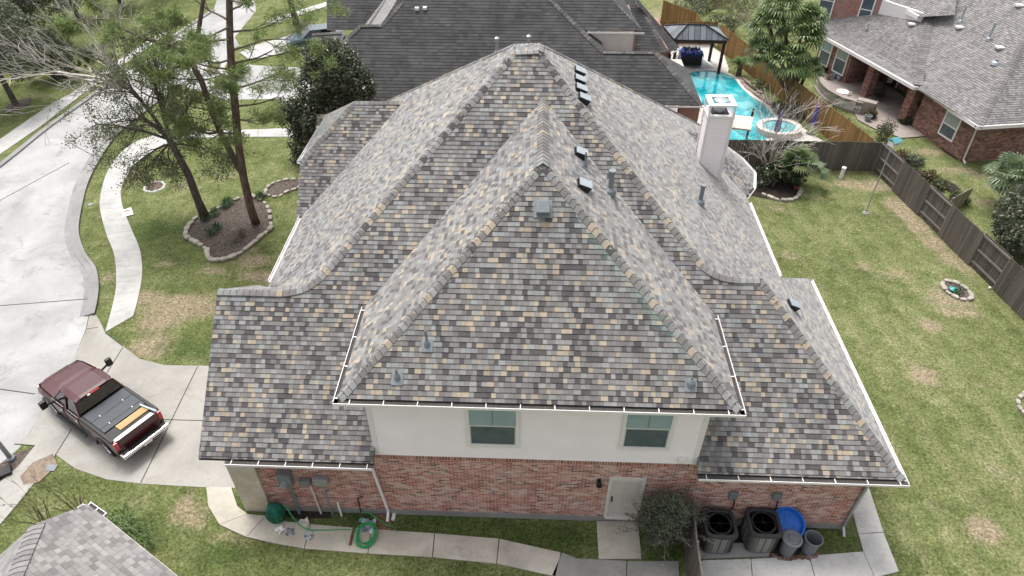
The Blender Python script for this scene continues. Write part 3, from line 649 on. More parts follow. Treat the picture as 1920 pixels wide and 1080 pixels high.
# front plane in convex pieces round the wing
gl = Vector((sxl, y0, z0)); gr_ = Vector((sxr, y0, z0))
wlz = Vector((sxl, WY, zf(WY))); wrz = Vector((sxr, WY, zf(WY)))
courses(roof, [A, gl, Vector((sxl, RID_L.y, zl)), B_])
k1 = PKL.lerp(RID_L, .0)
def yat(x, a, b): return a.lerp(b, (x-a.x)/(b.x-a.x))
hl = yat(sxl, RID_L, PKL); hr = yat(sxr, PKR, RID_R)
courses(roof, [Vector((RID_L.x, RID_L.y, zl)), Vector((sxl, RID_L.y, zl)), hl])
courses(roof, [Vector((sxl, RID_L.y-.0, zl)), Vector((0, RID_L.y, zl)), Vector((0, PKL.y, PKL.z)), PKL, hl])
courses(roof, [Vector((0, RID_L.y, zl)), Vector((sxr, RID_L.y, zl)), hr, PKR, Vector((0, PKR.y, PKR.z))])
courses(roof, [gr_, COR, AP_R, RID_R, hr, Vector((sxr, RID_L.y, zl))] if hr.y > RID_R.y else [gr_, COR, AP_R, RID_R, Vector((sxr, RID_R.y, RID_R.z))])
# right hip end of the low block
RBK = Vector((COR.x, 2*AP_R.y-y0, z0))
courses(roof, [COR, RBK, AP_R])
EX, EZ = 9.45, 3.35
mr = (PKR.z-EZ)/(EX-PKR.x)
E1 = Vector((EX, 20.3, EZ)); EB = Vector((EX, 31.9, EZ)); PKB = Vector((.11, 22.45, PKR.z))
courses(roof, [RID_R, E1, EB, PKB, PKR])
courses(roof, [AP_R, RBK, Vector((EX-.1, RBK.y, z0)), RID_R])
EL, ELZ = -9.18, 4.43
L1 = Vector((EL, 17.9, ELZ)); L2 = Vector((EL, 22.35, ELZ))
PLB = Vector((-.75, 22.45, PKL.z)); LB = Vector((-9.18, 31.0, ELZ))
courses(roof, [L1, RID_L, PKL, PLB, LB])
courses(roof, [PKB, EB, Vector((0, 31.9, EZ)), Vector((0, 22.45, PKR.z))]); courses(roof, [Vector((0, 22.45, PKR.z)), Vector((0, 31.9, EZ)), LB, PLB])
courses(roof, [PKL, PKR, PKB, PLB], V0=.03)
courses(roof, [B_, RID_L, L1, Vector((xA, 17.9+.1, ELZ))])
# back left block
BP = (EL, 22.35, ELZ)
def fb(px, py): return PL(px, py, BP, (0, -.8, 1))
q1, q2, q3, q4 = fb(757, 190), fb(665, 190), fb(563, 303), fb(555, 412)
courses(roof, [Vector(BP), q1, q2, q3, q4])
q5 = Vector((q3.x, 27.7, q3.z)); q6 = Z(603, 237, q3.z)
courses(roof, [q3, q2, Vector((q3.x, 2*q2.y-q3.y, q3.z))]); courses(roof, [q2, q1, Vector((-5.4, 31, 3.9)), Vector((q3.x, 2*q2.y-q3.y, q3.z))])
p1, p2, p3, p4 = Z(595, 215, 5.4), Z(640, 214, 5.4), Z(610, 245, 4.9), Z(592, 240, 4.9)
courses(roof, [p4, p3, p2, p1])
# right bay
R0 = PL(1285, 244, PKR, (mr, 0, 1)); BA = Z(1338, 258, 5.2)
bay = [Z(*p, 3.35) for p in [(1393,375),(1412,350),(1413,323),(1390,297),(1358,273)]]
vv = PL(1300, 262, PKR, (mr, 0, 1)); BR0 = Vector((9.3, 30.6, 3.4))
courses(roof, [R0, bay[0], BA])
for i in range(4): courses(roof, [bay[i], bay[i+1], BA])
courses(roof, [BA, bay[4], R0])
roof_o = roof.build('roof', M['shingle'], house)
# wing roof
wr = MB(); F0, F1 = Vector((FLx, FY, HE)), Vector((FRx, FY, HE))
courses(wr, [F0, F1, A1]); courses(wr, [F0, A1, A2, BL]); courses(wr, [F1, BR, A2, A1])
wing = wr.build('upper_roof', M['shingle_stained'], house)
dk = MB()     # solid decks under the shingles
for q in ([F0, F1, A1], [F0, A1, A2, BL], [F1, BR, A2, A1], [A, gl, Vector((sxl, RID_L.y, zl)), B_], [gr_, COR, AP_R, RID_R], [COR, RBK, AP_R], [L1, RID_L, PKL, PLB, LB], [RID_R, E1, EB, PKB, PKR], [Vector(BP), q1, q2, q3, q4]):
    dk.slab([Vector(p)-Vector((0, 0, .015)) for p in q], .08)
dk.b2(FLx+.05, FRx-.05, FY+.05, WY, HE-.2, HE-.16)
dk.build('roof_deck', M['dark'], house)
def cap(path, mat='cap', parent=house, **k): return hipcap(path, **k).build('ridge_cap', M[mat], parent)
cap([F0, A1]); cap([F1, A1]); cap([A1+Vector((0, -.1, .02)), A2+Vector((0, .15, .02))], drop=.75, w=.17)
def curve(a, b, c, r=.8, n=5):
    p, q = b+(a-b).normalized()*r, b+(c-b).normalized()*r
    return [a]+[p.lerp(b, t/n).lerp(b.lerp(q, t/n), t/n) for t in range(n+1)]+[c]
cap([Vector((xA, RID_L.y, zl))]+curve(B_, RID_L, PKL)[1:], drop=.5)
cap([Vector((PKL.x, PKL.y, PKL.z)), PKR], drop=.3)
cap([COR, AP_R], drop=.5); cap(curve(AP_R, RID_R, PKR), drop=.5)
cap([q3, q2], drop=.5); cap([q2, q1], drop=.6); cap([PKB, EB], drop=.5); cap([PLB, LB], drop=.5); cap([PKR, PKB], drop=.5); cap([BA, Vector((BA.x, BA.y, BA.z))+Vector((.01, 0, 0))]) if 0 else None
cap([bay[1], BA], drop=.35, w=.12); cap([R0, BA], drop=.5, w=.12)
# green copper wash stain strip down the right hip
# ---- gutters
def gutter(pts, out, parent=house, hang=.62, w=.12, debris=True, h=.075, gname='gutter'):
    """open trough along pts; out = outward 2D unit vector"""
    mb = MB(); db = MB(); o = Vector((out[0], out[1], 0))
    for i in range(len(pts)-1):
        a, b = Vector(pts[i]), Vector(pts[i+1]); d = (b-a); L = d.length; d.normalize()
        oo = Vector((d.y, -d.x, 0)); oo = oo if oo.dot(o) > 0 else -oo; oo.normalize()
        def bx(c0, c1, z0_, z1_, target):
            P = [a+oo*c0, b+oo*c0, b+oo*c1, a+oo*c1]
            for zz, rv in ((z1_, 0), (z0_, 1)):
                q = [p+Vector((0, 0, zz)) for p in P]; target.poly(q[::-1] if rv else q)
            for j in range(4):
                p, q = P[j], P[(j+1) % 4]; target.poly([p+Vector((0, 0, z0_)), q+Vector((0, 0, z0_)), q+Vector((0, 0, z1_)), p+Vector((0, 0, z1_))])
        bx(w-.017, w, -h, .012, mb); bx(-.02, w-.017, -h, -h+.012, mb)
        if debris: bx(-.03, w-.019, -h+.014, -.03, db)
        k = max(1, int(L/hang))
        for j in range(k+1):
            c = a+d*(L*(.04+.92*j/k)); s = .010
            P = [c-d*s-oo*.02, c+d*s-oo*.02, c+d*s+oo*w, c-d*s+oo*w]; q = [p+Vector((0, 0, .006)) for p in P]; mb.poly(q); mb.poly([p+Vector((0, 0, -.02)) for p in P][::-1])
    g = mb.build(gname, M['trim'], parent)
    if debris: db.build('debris', M['debris'], g)
    return g
dz = Vector((0, 0, -.01)); e = .03
gutter([F0+Vector((-.12, -e, -.02)), F1+Vector((.12, -e, -.02))], (0, -1), w=.15, hang=.9)
gutter([F0+Vector((-e, -.12, -.02)), BL+Vector((-e, -.05, -.02))], (-1, 0), hang=.95, w=.1); gutter([F1+Vector((e, -.12, -.02)), BR+Vector((e, -.05, -.02))], (1, 0), hang=.95, w=.1)
gutter([(-8.72, y0-e, z0-.03), (sxl, y0-e, z0-.03)], (0, -1), w=.15, hang=.85); gutter([(sxr, y0-e, z0-.03), (COR.x+.12, y0-e, z0-.03)], (0, -1), w=.15, hang=.85)
gutter([(COR.x+e, y0-.12, z0-.03), (COR.x+e, RBK.y, z0-.03)], (1, 0), hang=1.5, w=.1, debris=False); gutter([(EX+e, RBK.y+.1, EZ-.03), (EX+e, bay[0].y-.1, EZ-.03)], (1, 0), hang=1.5, w=.1, debris=False)
gutter([(EL-e, 18.3, ELZ-.03), (EL-e, 22.3, ELZ-.03)], (-1, 0), debris=False)
for i in range(4): gutter([bay[i]+Vector((.02, 0, -.03)), bay[i+1]+Vector((.02, 0, -.03))], (1, -.3 if i < 2 else .3), debris=i == 0)
gutter([q3+Vector((-.03, 0, -.02)), q6+Vector((-.03, 0, -.02))], (-1, 0), debris=False)
def downspout(top, bot, parent=house, mat='trim', r=.05):
    mb = MB(); top, bot = Vector(top), Vector(bot); mb.tube([top+Vector((0, -.38, 0)), top+Vector((0, -.30, -.12)), top+Vector((0, -.08, -.32)), top+Vector((0, -.07, -.5)), Vector((bot.x, bot.y, bot.z+.25)), bot+Vector((0, -.25, .05))], r, 4)
    return mb.build('downspout', M[mat], parent)
downspout((-4.62, WY, 3.15), (-4.40, WY-.07, 0)); downspout((10.0, WY, 3.12), (9.98, WY-.07, 0), mat='galv')
# ---- roof fittings
def basis(n): n = Vector(n).normalized(); u = Vector((-n.y, n.x, 0)).normalized(); v = n.cross(u); return Matrix((u, v, n)).transposed()
def slant_vent(p, n, s=.42):
    Mx = basis(n); mb = MB(); f = lambda x, y, z: p+Mx @ Vector((x, y, z)); a = s/2
    T = [f(-a, -a*.9, .24), f(a, -a*.9, .24), f(a, a*.9, .12), f(-a, a*.9, .12)]; Bq = [f(-a, -a*.9, .02), f(a, -a*.9, .02), f(a, a*.9, .0), f(-a, a*.9, .0)]
    mb.poly(T); mb.poly([Bq[1], Bq[2], T[2], T[1]]); mb.poly([Bq[3], Bq[0], T[0], T[3]]); mb.poly([Bq[2], Bq[3], T[3], T[2]])
    o = mb.build('roof_vent', M['galv'], house)
    g = MB()
    for i, j in ((0, 1), (1, 2), (3, 0), (2, 3)):
        c0 = (Bq[0]+Bq[2])/2; k = lambda p: p+(p-c0)*.02
        g.poly([k(Bq[i]), k(Bq[j]), k(Bq[j]+(T[j]-Bq[j])*.86), k(Bq[i]+(T[i]-Bq[i])*.86)])
    g.build('vent_grille', M['black'], o); return o
nR, nW = (mr, 0, 1), (wp, 0, 1); nF = (0, -m, 1)
for p in [(1083,137),(1083,153),(1085,170),(1091,188)]: slant_vent(PL(*p, PKR, nR), nR, .40)
for p in [(1085,290),(1091,350)]: slant_vent(PL(*p, F1, nW), nW, .40)
nRR = ((AP_R.z-z0)/(COR.x-AP_R.x), 0, 1); slant_vent(PL(1482, 574, COR, nRR), nRR, .33)
def pipe(p, n, r=.05, h=.45, mat='pipegrey', boot=True, hat=False):
    mb = MB(); p = Vector(p); mb.tube([p, p+Vector((0, 0, h))], r, 12)
    if hat: mb.lathe([(r*1.35, h-.05), (r*1.35, h+.03), (r*.9, h+.03)], p, 12)
    o = mb.build('vent_pipe', M[mat], house)
    if boot:
        b = MB(); Mx = basis(n); b.box(p+Mx @ Vector((0, 0, .022)), (.3, .34, .012), M=Mx); b.lathe([(r*2.4, .0), (r*2.1, .12), (r*1.1, .2)], p, 12); b.build('flashing', M['grey'], o)
    MB().lathe([(r*.75, h+.004), (0.0, h+.004)], p, 10).build('pipe_opening', M['black'], o); return o
pipe(PL(801, 648, F0, (0, -wp*WR/(16.47-FY), 1)), nF, .035, .55); pipe(PL(745, 710, F0, (0, -wp*WR/(16.47-FY), 1)), nF, .035, .35); pipe(PL(1295, 722, F0, (0, -wp*WR/(16.47-FY), 1)), nF, .05, .22)
pipe(PL(1144, 362, F1, nW), nW, .08, .75, hat=True); pipe(PL(1097, 314, F1, nW), nW, .03, .5); pipe(PL(1312, 382, PKR, nR), nR, .075, .75, hat=True)
pW = PL(1018, 392, F0, (0, -wp*WR/(16.47-FY), 1)); bv = MB(); Mx = basis((0, -.86, 1)); bv.rbox(pW+Mx @ Vector((0, 0, .13)), (.36, .34, .26), .02, M=Mx); bv.box(pW+Mx @ Vector((0, 0, .02)), (.5, .5, .02), M=Mx); bv.build('roof_vent', M['pipegrey'], house)
# ---- chimney
cx0, cx1, cyf, cyb, ct = 6.80, 7.72, 25.0, 25.85, 7.62
ch = MB()
for k in range(30):
    a = 4.6+k*.2; b = min(a+.2, ct)
    if a >= b: break
    for (p, q) in (((cx0, cyf), (cx1, cyf)), ((cx1, cyf), (cx1, cyb)), ((cx1, cyb), (cx0, cyb)), ((cx0, cyb), (cx0, cyf))):
        d = Vector((q[0]-p[0], q[1]-p[1], 0)).normalized(); o = Vector((d.y, -d.x, 0))*.025
        ch.poly([Vector((*p, a))+o, Vector((*q, a))+o, Vector((*q, b)), Vector((*p, b))]); ch.poly([Vector((*p, a)), Vector((*q, a)), Vector((*q, a))+o, Vector((*p, a))+o])
chim = ch.build('chimney', M['siding'], house)
cb = MB()
for x in (cx0, cx1):
    for y in (cyf, cyb): cb.b2(x-.05, x+.05, y-.05, y+.05, 4.6, ct)
cb.build('corner_board', M['trim'], chim)
cc = MB(); cc.b2(cx0-.07, cx1+.07, cyf-.07, cyb+.07, ct, ct+.1)
for x in (cx0-.02, cx1+.02):
    for y in (cyf-.02, cyb+.02): cc.b2(x-.035, x+.035, y-.035, y+.035, ct+.1, ct+.48)
for a, b in (((cx0-.07, cyf-.07), (cx1+.07, cyf+.12)), ((cx0-.07, cyb-.12), (cx1+.07, cyb+.07))): cc.b2(a[0], b[0], a[1], b[1], ct+.48, ct+.56)
for a, b in (((cx0-.07, cyf+.12), (cx0+.12, cyb-.12)), ((cx1-.12, cyf+.12), (cx1+.07, cyb-.12))): cc.b2(a[0], b[0], a[1], b[1], ct+.48, ct+.56)
cc.build('chimney_cap', M['trim'], chim)
fl = MB(); fl.lathe([(.2, 0), (.2, .4), (.27, .4), (.27, .46), (.0, .5)], ((cx0+cx1)/2, (cyf+cyb)/2, ct+.1), 18); fl.build('flue', M['galv'], chim)
MB().b2(cx0+.12, cx1-.12, cyf+.12, cyb-.12, ct+.1, ct+.12).build('flue_opening', M['black'], chim)
# ------------------------------------------------------------------ neighbouring houses
def plane3(a, b, c): n = (b-a).cross(c-a).normalized(); return n if n.z > 0 else -n
rh = empty('house', (0, 36, 0), 'dark charcoal roofed brick house directly behind the main house', 'house')
rp, rn = (0, 35.64, 3.2), (0, -.8, 1)
def fr2(px, py): return PL(px, py, rp, rn)
rr_ = MB(); CR = fr2(1317, 197); HR = fr2(1230, 97); VR = fr2(1130, 96); TR = fr2(1035, 0); TL = fr2(755, 0); VL = fr2(716, 46); HL = fr2(676, 47); CL = Vector((-12.9, 35.64, 3.2))
up_ = (TR-VR).normalized()
TR2 = TR+(TR-VR)*.6; TL2 = TL+(TL-VL)*.6; TL2.z = TR2.z; TL2.y = TR2.y
courses(rr_, [CL, CR, HR, VR, VL, HL], .2); courses(rr_, [VL, VR, TR2, TL2], .2)
CRb = Vector((CR.x, 2*HR.y-CR.y, 3.2)); courses(rr_, [CR, CRb, HR], .2)
hb = Vector((TR2.x+4.6, TR2.y+1.5, VR.z)); courses(rr_, [VR, Vector((VR.x, VR.y+.01, VR.z)), Vector((VR.x+.2, VR.y+6, VR.z)), TR2], .2)
dn = Vector((-.95, 0, 1)); lf1, lf2 = PL(678, 46, VL, dn), PL(712, 0, VL, dn); lf3 = lf2+(TL2-TL)
lb_ = MB(); courses(lb_, [VL, TL, TL2, lf3, lf2, lf1], .2); lb_.build('roof', M['grey_shingle'], rh)  # left slope in paler shingle: its grazing-view brightness is put into the colour
rr_.build('roof', M['dark_shingle'], rh)
b_ = MB()
a1, a2, a3, a4, a5 = fr2(585, 63), fr2(641, 59), fr2(650, 66), HL, fr2(600, 187)
courses(b_, [fr2(583, 187), fr2(615, 187), fr2(640, 80), fr2(646, 66), a2, a1], .2); b_.build('roof', M['grey_shingle'], rh)
b_ = MB(); fz = Z(613, 57, 4.2); q = [PL(x, y, fz, (0, -.8, 1)) for x, y in [(613,57),(661,57),(685,46),(719,0),(748,-40),(613,-40)]]; courses(b_, q, .2); b_.build('roof', M['dark_shingle'], rh); b_ = MB()
E2 = Z(1102, 58, 5.9); q = [PL(x, y, E2, (0, -.8, 1)) for x, y in [(1090,58),(1205,58),(1148,0),(1110,-42),(1000,-42)]]; courses(b_, q, .2); er = q[1]
q2_ = [er, PL(1168, -3, er, (.9, 0, 1)), PL(1120, -60, er, (.9, 0, 1)), q[2]]; courses(b_, [q2_[0], q2_[1], q2_[2], q[2]+(q[2]-q[1])*.6, q[2]], .2); b_.build('roof', M['dark_shingle'], rh); b_ = MB()
F3 = Z(1245, 97, 3.5); g = [PL(x, y, F3, (0, -.8, 1)) for x, y in [(1180,97),(1250,97),(1215,33),(1180,-20),(1140,-20)]]; courses(b_, g, .2)
r3a, r3b = Z(1257, 98, 3.2), Z(1274, 89, 3.2); n3 = plane3(r3a, r3b, g[2]); courses(b_, [r3a, r3b, PL(1190, -8, g[2], n3), PL(1180, -14, g[2], n3), g[2]], .2)
b_.build('roof', M['dark_shingle'], rh)
for pth in ([CR, HR, VR], [VR, TR, TR2], [VL, TL, TL2], [HL, VL], [a1, a2], [g[1], g[2], g[3]], [HL, fr2(640, 80), fr2(600, 150)]): hipcap(pth, drop=.4, ex=.25, w=.18).build('ridge_cap', M['dark_cap'], rh)
xa, xb = Yp(1104, 62, 39.4).x-.8, Yp(1190, 62, 39.4).x
wm = MB(); wm.b2(xa, xb, 39.5, 44, 3.2, E2.z-.05); wm.build('siding', M['tan_siding'], rh)
MB().b2(xb, xb+.1, 39.48, 44, 3.2, E2.z-.06).build('wall', M['brick3'], rh)
wm = MB(); wm.b2(-12.4, 6.4, 36.1, 50, 0, 3.1); wm.b2(6.4, 8.6, 43.5, 50, 0, 3.1); wm.build('wall', M['brick3'], rh)
gutter([(-12.9, 35.6, 3.18), (CR.x+.1, 35.6, 3.18)], (0, -1), rh, debris=False)
gutter([(Yp(1100, 58, E2.y).x, E2.y-.03, E2.z-.02), (er.x+.1, E2.y-.03, E2.z-.02)], (0, -1), rh, debris=False)
gutter([r3a+Vector((0, -.02, -.02)), r3b+Vector((0, -.02, -.02))], (.5, -1), rh, debris=False)
for px in (1283, 1302):
    c_ = Yp(px, 200, 36.2); MB().b2(c_.x-.28, c_.x+.28, 36.0, 36.5, 0, 3.05).build('porch_column', M['brick3'], rh)
MB().b2(r3a.x-.05, r3a.x+.1, r3a.y+.05, r3a.y+.2, 0, 3.1).build('porch_column', M['post'], rh)
MB().b2(CR.x-5, CR.x-.1, 35.75, 42.5, 2.95, 3.05).build('soffit', M['soffit'], rh)
for px, py in ((932, 95), (991, 91)):
    p = fr2(px, py+2); mb = MB(); mb.lathe([(.16, 0), (.11, .12), (.09, .55), (.15, .58), (.15, .78), (.06, .84)], p, 12); mb.build('vent_pipe', M['galv'], rh)
for px, py in ((782, 19), (797, 18)):
    p = fr2(px, py); MB().box(p+Vector((0, 0, .08)), (.22, .22, .14)).build('roof_vent', M['white'], rh)
# --- right-hand house
ro = empty('house', (26, 38, 0), 'single storey brown brick house with grey roof and covered patio beyond the side fence', 'house')
ze = 2.6; K = Z(1835, 237, ze); J2 = Z(1722, 167, ze); J1 = Z(1715, 163, ze); J0 = Z(1540, 65, ze); J3 = Z(1748, 164, ze); KC = Z(1920, 232, ze)
ua = (J2-K).normalized(); ub = Vector((ua.y, -ua.x, 0)); uc = (KC-K).normalized()
nB = Vector((-.55*ub.x, -.55*ub.y, 1)); ua1 = (J0-J1).normalized(); ub1 = Vector((ua1.y, -ua1.x, 0)); nA = Vector((-.55*ub1.x, -.55*ub1.y, 1))
def pB(x, y): return PL(x, y, K, nB)
def pA(x, y): return PL(x, y, J1, nA)
rf = MB(); Hh = pB(1920, 80); H2 = K+(Hh-K)*2.2
courses(rf, [K, Hh, H2, pB(1950, -60), pB(1725, -60), pB(1735, 60), pB(1735, 150), pB(1722, 167)])
courses(rf, [J0, J1, J3, pA(1735, 90), pA(1760, -60), pA(1700, 22), pA(1640, 23), pA(1532, 37)])
nCc = plane3(K, K+uc, Hh); courses(rf, [K, K+uc*30, PL(2600, -60, K, nCc), H2])
UP = pA(1722, 32)+Vector((0, 0, .5)); nU = Vector((-.55*ub1.x, -.55*ub1.y, 1)); u_ = [PL(x, y, UP, nU) for x, y in [(1645,-12),(1722,32),(1790,28),(1800,-60),(1560,-60)]]
courses(rf, u_); rf.build('roof', M['grey_shingle'], ro)
hipcap([K, Hh, H2], drop=.3, w=.2, ex=.2).build('ridge_cap', M['grey_cap'], ro); hipcap([pA(1722, 160), pA(1745, 20)], drop=-.1, w=.25, ex=.2).build('valley', M['grey_cap'], ro)
def fascia(a, b, parent, t=.06, h=.2, name='fascia'):
    a, b = Vector(a), Vector(b); d = (b-a); L = d.length; rz = atan2(d.y, d.x); c = (a+b)/2; mb = MB(); mb.box((c.x, c.y, c.z-h/2+.02), (L, t+.06, h), rz=rz); return mb.build(name, M['trim'], parent)
fascia(J0, J1, ro); fascia(J1, J3, ro); fascia(J2+Vector((.35, -.2, 0)), K, ro); fascia(K, K+uc*12, ro); fascia(u_[0], u_[1], ro, h=.25)
def wall_seg(a, b, h, mat, parent, z0_=0, th=.2, name='wall'):
    a, b = Vector((a[0], a[1], 0)), Vector((b[0], b[1], 0)); d = b-a; c = (a+b)/2; mb = MB(); mb.box((c.x, c.y, z0_+(h-z0_)/2), (d.length, th, h-z0_), rz=atan2(d.y, d.x)); return mb.build(name, mat, parent)
def win_on(a, b, f0, f1, za, zb, parent, up='blind', lo='screen', side=1, th=.1):
    a, b = Vector((a[0], a[1], 0)), Vector((b[0], b[1], 0)); d = (b-a); L = d.length; d.normalize(); o = Vector((d.y, -d.x, 0))*side; rz = atan2(d.y, d.x); R = Matrix.Rotation(rz, 3, 'Z')
    def bx(s0, s1, z0_, z1_, o0, o1, mb): c = a+d*((s0+s1)/2)+o*((o0+o1)/2); mb.box((c.x, c.y, (z0_+z1_)/2), (s1-s0, abs(o1-o0), z1_-z0_), rz=rz)
    s0, s1 = f0*L, f1*L; zm = (za+zb)/2; w = MB(); t = .09
    bx(s0-t, s0, za-t, zb+t, th, th+.06, w); bx(s1, s1+t, za-t, zb+t, th, th+.06, w); bx(s0, s1, zb, zb+t, th, th+.06, w); bx(s0, s1, za-t, za, th, th+.07, w); bx(s0, s1, zm-.03, zm+.03, th, th+.05, w)
    f = w.build('window', M['trim'], parent); p = MB(); bx(s0, s1, zm+.03, zb, th, th+.02, p); p.build('pane', M[up], f); p = MB(); bx(s0, s1, za, zm-.03, th, th+.03, p); p.build('insect_screen', M[lo], f); return f
base = Z(1815, 297); WK = Vector((24.62, 35.7, 0)); WJ = WK+ua*4.3
wall_seg(WK, WJ, ze, M['brick2'], ro); wall_seg(WK, WK+uc*25, ze, M['brick2'], ro)
cBk = WJ+ub*3.2; wall_seg(WJ, cBk, ze, M['brick2'], ro)
PW = [Z(1546, 126), Z(1602, 152), Z(1640, 150), Z(1742, 228)]
PW[0] = Vector((20.3, 49.3, 0)); PW[1] = Vector((21.5, 46.3, 0)); PW[2] = PW[1]+ub1*3.0; PW[3] = cBk
wall_seg(PW[0], PW[1], ze, M['brick2'], ro); wall_seg(PW[1], PW[2], ze, M['brick2'], ro); wall_seg(PW[2], PW[3], ze, M['brick2'], ro)
win_on(PW[0], PW[1], .10, .38, .5, 2.3, ro, side=1); win_on(PW[0], PW[1], .58, .88, .5, 2.3, ro, 'whiteblind', side=1)
win_on(PW[2], PW[3], .40, .52, .7, 2.0, ro, 'screen', side=1); win_on(PW[2], PW[3], .58, .70, .7, 2.0, ro, 'screen', side=1); win_on(PW[2], PW[3], .76, .88, .7, 2.0, ro, 'screen', side=1)
dd = (PW[3]-PW[2]).normalized(); oo = Vector((dd.y, -dd.x, 0)); c_ = PW[2]+dd*1.2+oo*.12; mb = MB(); mb.box((c_.x, c_.y, 1.0), (.95, .06, 2.0), rz=atan2(dd.y, dd.x)); d_ = mb.build('door', M['white'], ro)
c2 = c_+oo*.04; mb = MB(); mb.box((c2.x, c2.y, 1.0), (.25, .03, .7), rz=atan2(dd.y, dd.x)); mb.build('pane', M['glass'], d_)
win_on(WK, WJ, .26, .50, .75, 2.05, ro, 'whiteblind', side=-1); win_on(WK, WK+uc*25, .155, .175, 1.1, 2.1, ro, 'whiteblind', side=1)
for px, py in ((1622, 180), (1693, 229)):
    c_ = Z(px, py); mb = MB(); mb.box((c_.x, c_.y, 1.27), (.55, .55, 2.54), rz=atan2(ua1.y, ua1.x)); mb.build('patio_column', M['brick2'], ro)
s_ = MB(); s_.slab([J0+ub1*.1+Vector((0, 0, -.06)), J1+ub1*.1+Vector((0, 0, -.06)), J1+ub1*5+Vector((0, 0, -.06)), J0+ub1*5+Vector((0, 0, -.06))], .05); s_.slab([K+ub*.06-ua*-.1+Vector((0, 0, -.05)), J2+ub*.06+Vector((0, 0, -.05)), J2+ub*4+Vector((0, 0, -.05)), K+ub*4+Vector((0, 0, -.05))], .04); s_.build('soffit', M['soffit'], ro)
dsp = MB(); dsp.tube([K+Vector((.1, .1, -.1)), (WK.x-.1, WK.y-.12, ze-.4), (WK.x-.05, WK.y-.16, .2), (WK.x+.0, WK.y-.4, .05)], .06, 4); dsp.build('downspout', M['offwhite'], ro)
def rpipe(px, py, h, pl, r=.06):
    p = pl(px, py); mb = MB(); mb.tube([p, p+Vector((0, 0, h))], r, 8); mb.lathe([(r*2.6, -.02), (r*2, .12), (r, .18)], p, 10); mb.build('vent_pipe', M['galv'], ro)
rpipe(1800, 42, 1.0, pB); rpipe(1853, 75, 1.0, pB); rpipe(1866, 120, .3, pB, .1); rpipe(1625, 56, .4, pA, .04)
for px, py, pl in ((1709, 48, pA), (1798, 54, pB), (1873, 92, pB), (1910, 13, pB)):
    p = pl(px, py); mb = MB(); mb.box(p+Vector((0, 0, .1)), (.4, .4, .1)); mb.build('roof_vent', M['offwhite'], ro)
# upper brick storey of that house seen beyond the patio roof
wa, wb = pA(1530, 36), pA(1648, 24); wa = Vector((wa.x, wa.y, 0)); wb = Vector((wb.x, wb.y, 0)); wz = pA(1530, 36).z
wall_seg(wa+ub1*.0, wb, 8.0, M['brick3'], ro, z0_=2.6)
win_on(wa, wb, .0, .22, wz+.2, wz+2.6, ro, 'screen', 'screen', side=1 if (wb-wa).x > 0 else -1); win_on(wa, wb, .70, .88, wz+.3, wz+2.3, ro, 'screen', 'screen', side=1)
wall_seg(wb, Vector((u_[1].x, u_[1].y, 0))+ub1*.4, u_[1].z+.2, M['trim'], ro, z0_=3)
sd_p = pA(1560, 28); sd = MB(); sd.lathe([(.0, 0), (.2, .04), (.36, .12)], sd_p+Vector((0, 0, .3)), 14, sx=1, sy=.8); sd.tube([sd_p, sd_p+Vector((0, 0, .3))], .03, 6); sd.build('satellite_dish', M['grey'], ro)
# --- lower left house corner
lo_ = empty('house', (-12, 8, 0), 'taupe shingled roof corner of the near neighbour at the lower left', 'house')
Q0, Q1 = Z(193, 968, 3), Z(335, 1083, 3); du = (Q1-Q0).normalized(); up2 = Vector((-abs(du.y), -abs(du.x), 0)); up2 = Vector((du.y, -du.x, 0)); up2 = up2 if up2.y < 0 else -up2
nL = Vector((-.55*up2.x, -.55*up2.y, 1))
def pL(x, y): return PL(x, y, Q0, nL)
lr = MB(); T1, T2, T3 = pL(68, 982), pL(38, 1052), pL(15, 1110)
courses(lr, [Q0, Q1, Q1+du*4, pL(120, 1300), pL(15, 1300), T3, T2, T1, pL(150, 951), pL(163, 945)])
Lz = Z(0, 1041, 3.0); n4 = plane3(T1, T2, Lz); courses(lr, [T1, T2, PL(0, 1145, T1, n4), PL(-150, 1250, T1, n4), PL(-250, 1240, T1, n4), Lz])
lr.build('roof', M['pink_shingle'], lo_); hipcap([T2+(T2-T1)*2, T1], w=.2, drop=.25).build('ridge_cap', M['pink_cap'], lo_)
gutter([pL(162, 946)+Vector((0, 0, -.02)), Q0+Vector((0, 0, -.02))], tuple(-up2)[:2], lo_, hang=.3)
gutter([pL(162, 946)+Vector((0, 0, -.02)), pL(150, 953)+Vector((0, 0, -.02))], (-.5, .5), lo_, hang=.5, debris=False)
fascia(Q0+Vector((0, 0, -.05)), Q1+du*3+Vector((0, 0, -.05)), lo_, t=-.02, h=.05)
wq = [Q0+up2*.5-du*.1, Q1+du*4+up2*.5, Q1+du*4+up2*6, T3+Vector((0, 0, 0)), Lz+Vector((.6, -.3, 0)), T1+Vector((.2, -.3, 0)), pL(150, 951)+up2*.5]
MB().prism([(p.x, p.y) for p in wq], 0, 2.75).build('wall', M['brick'], lo_)
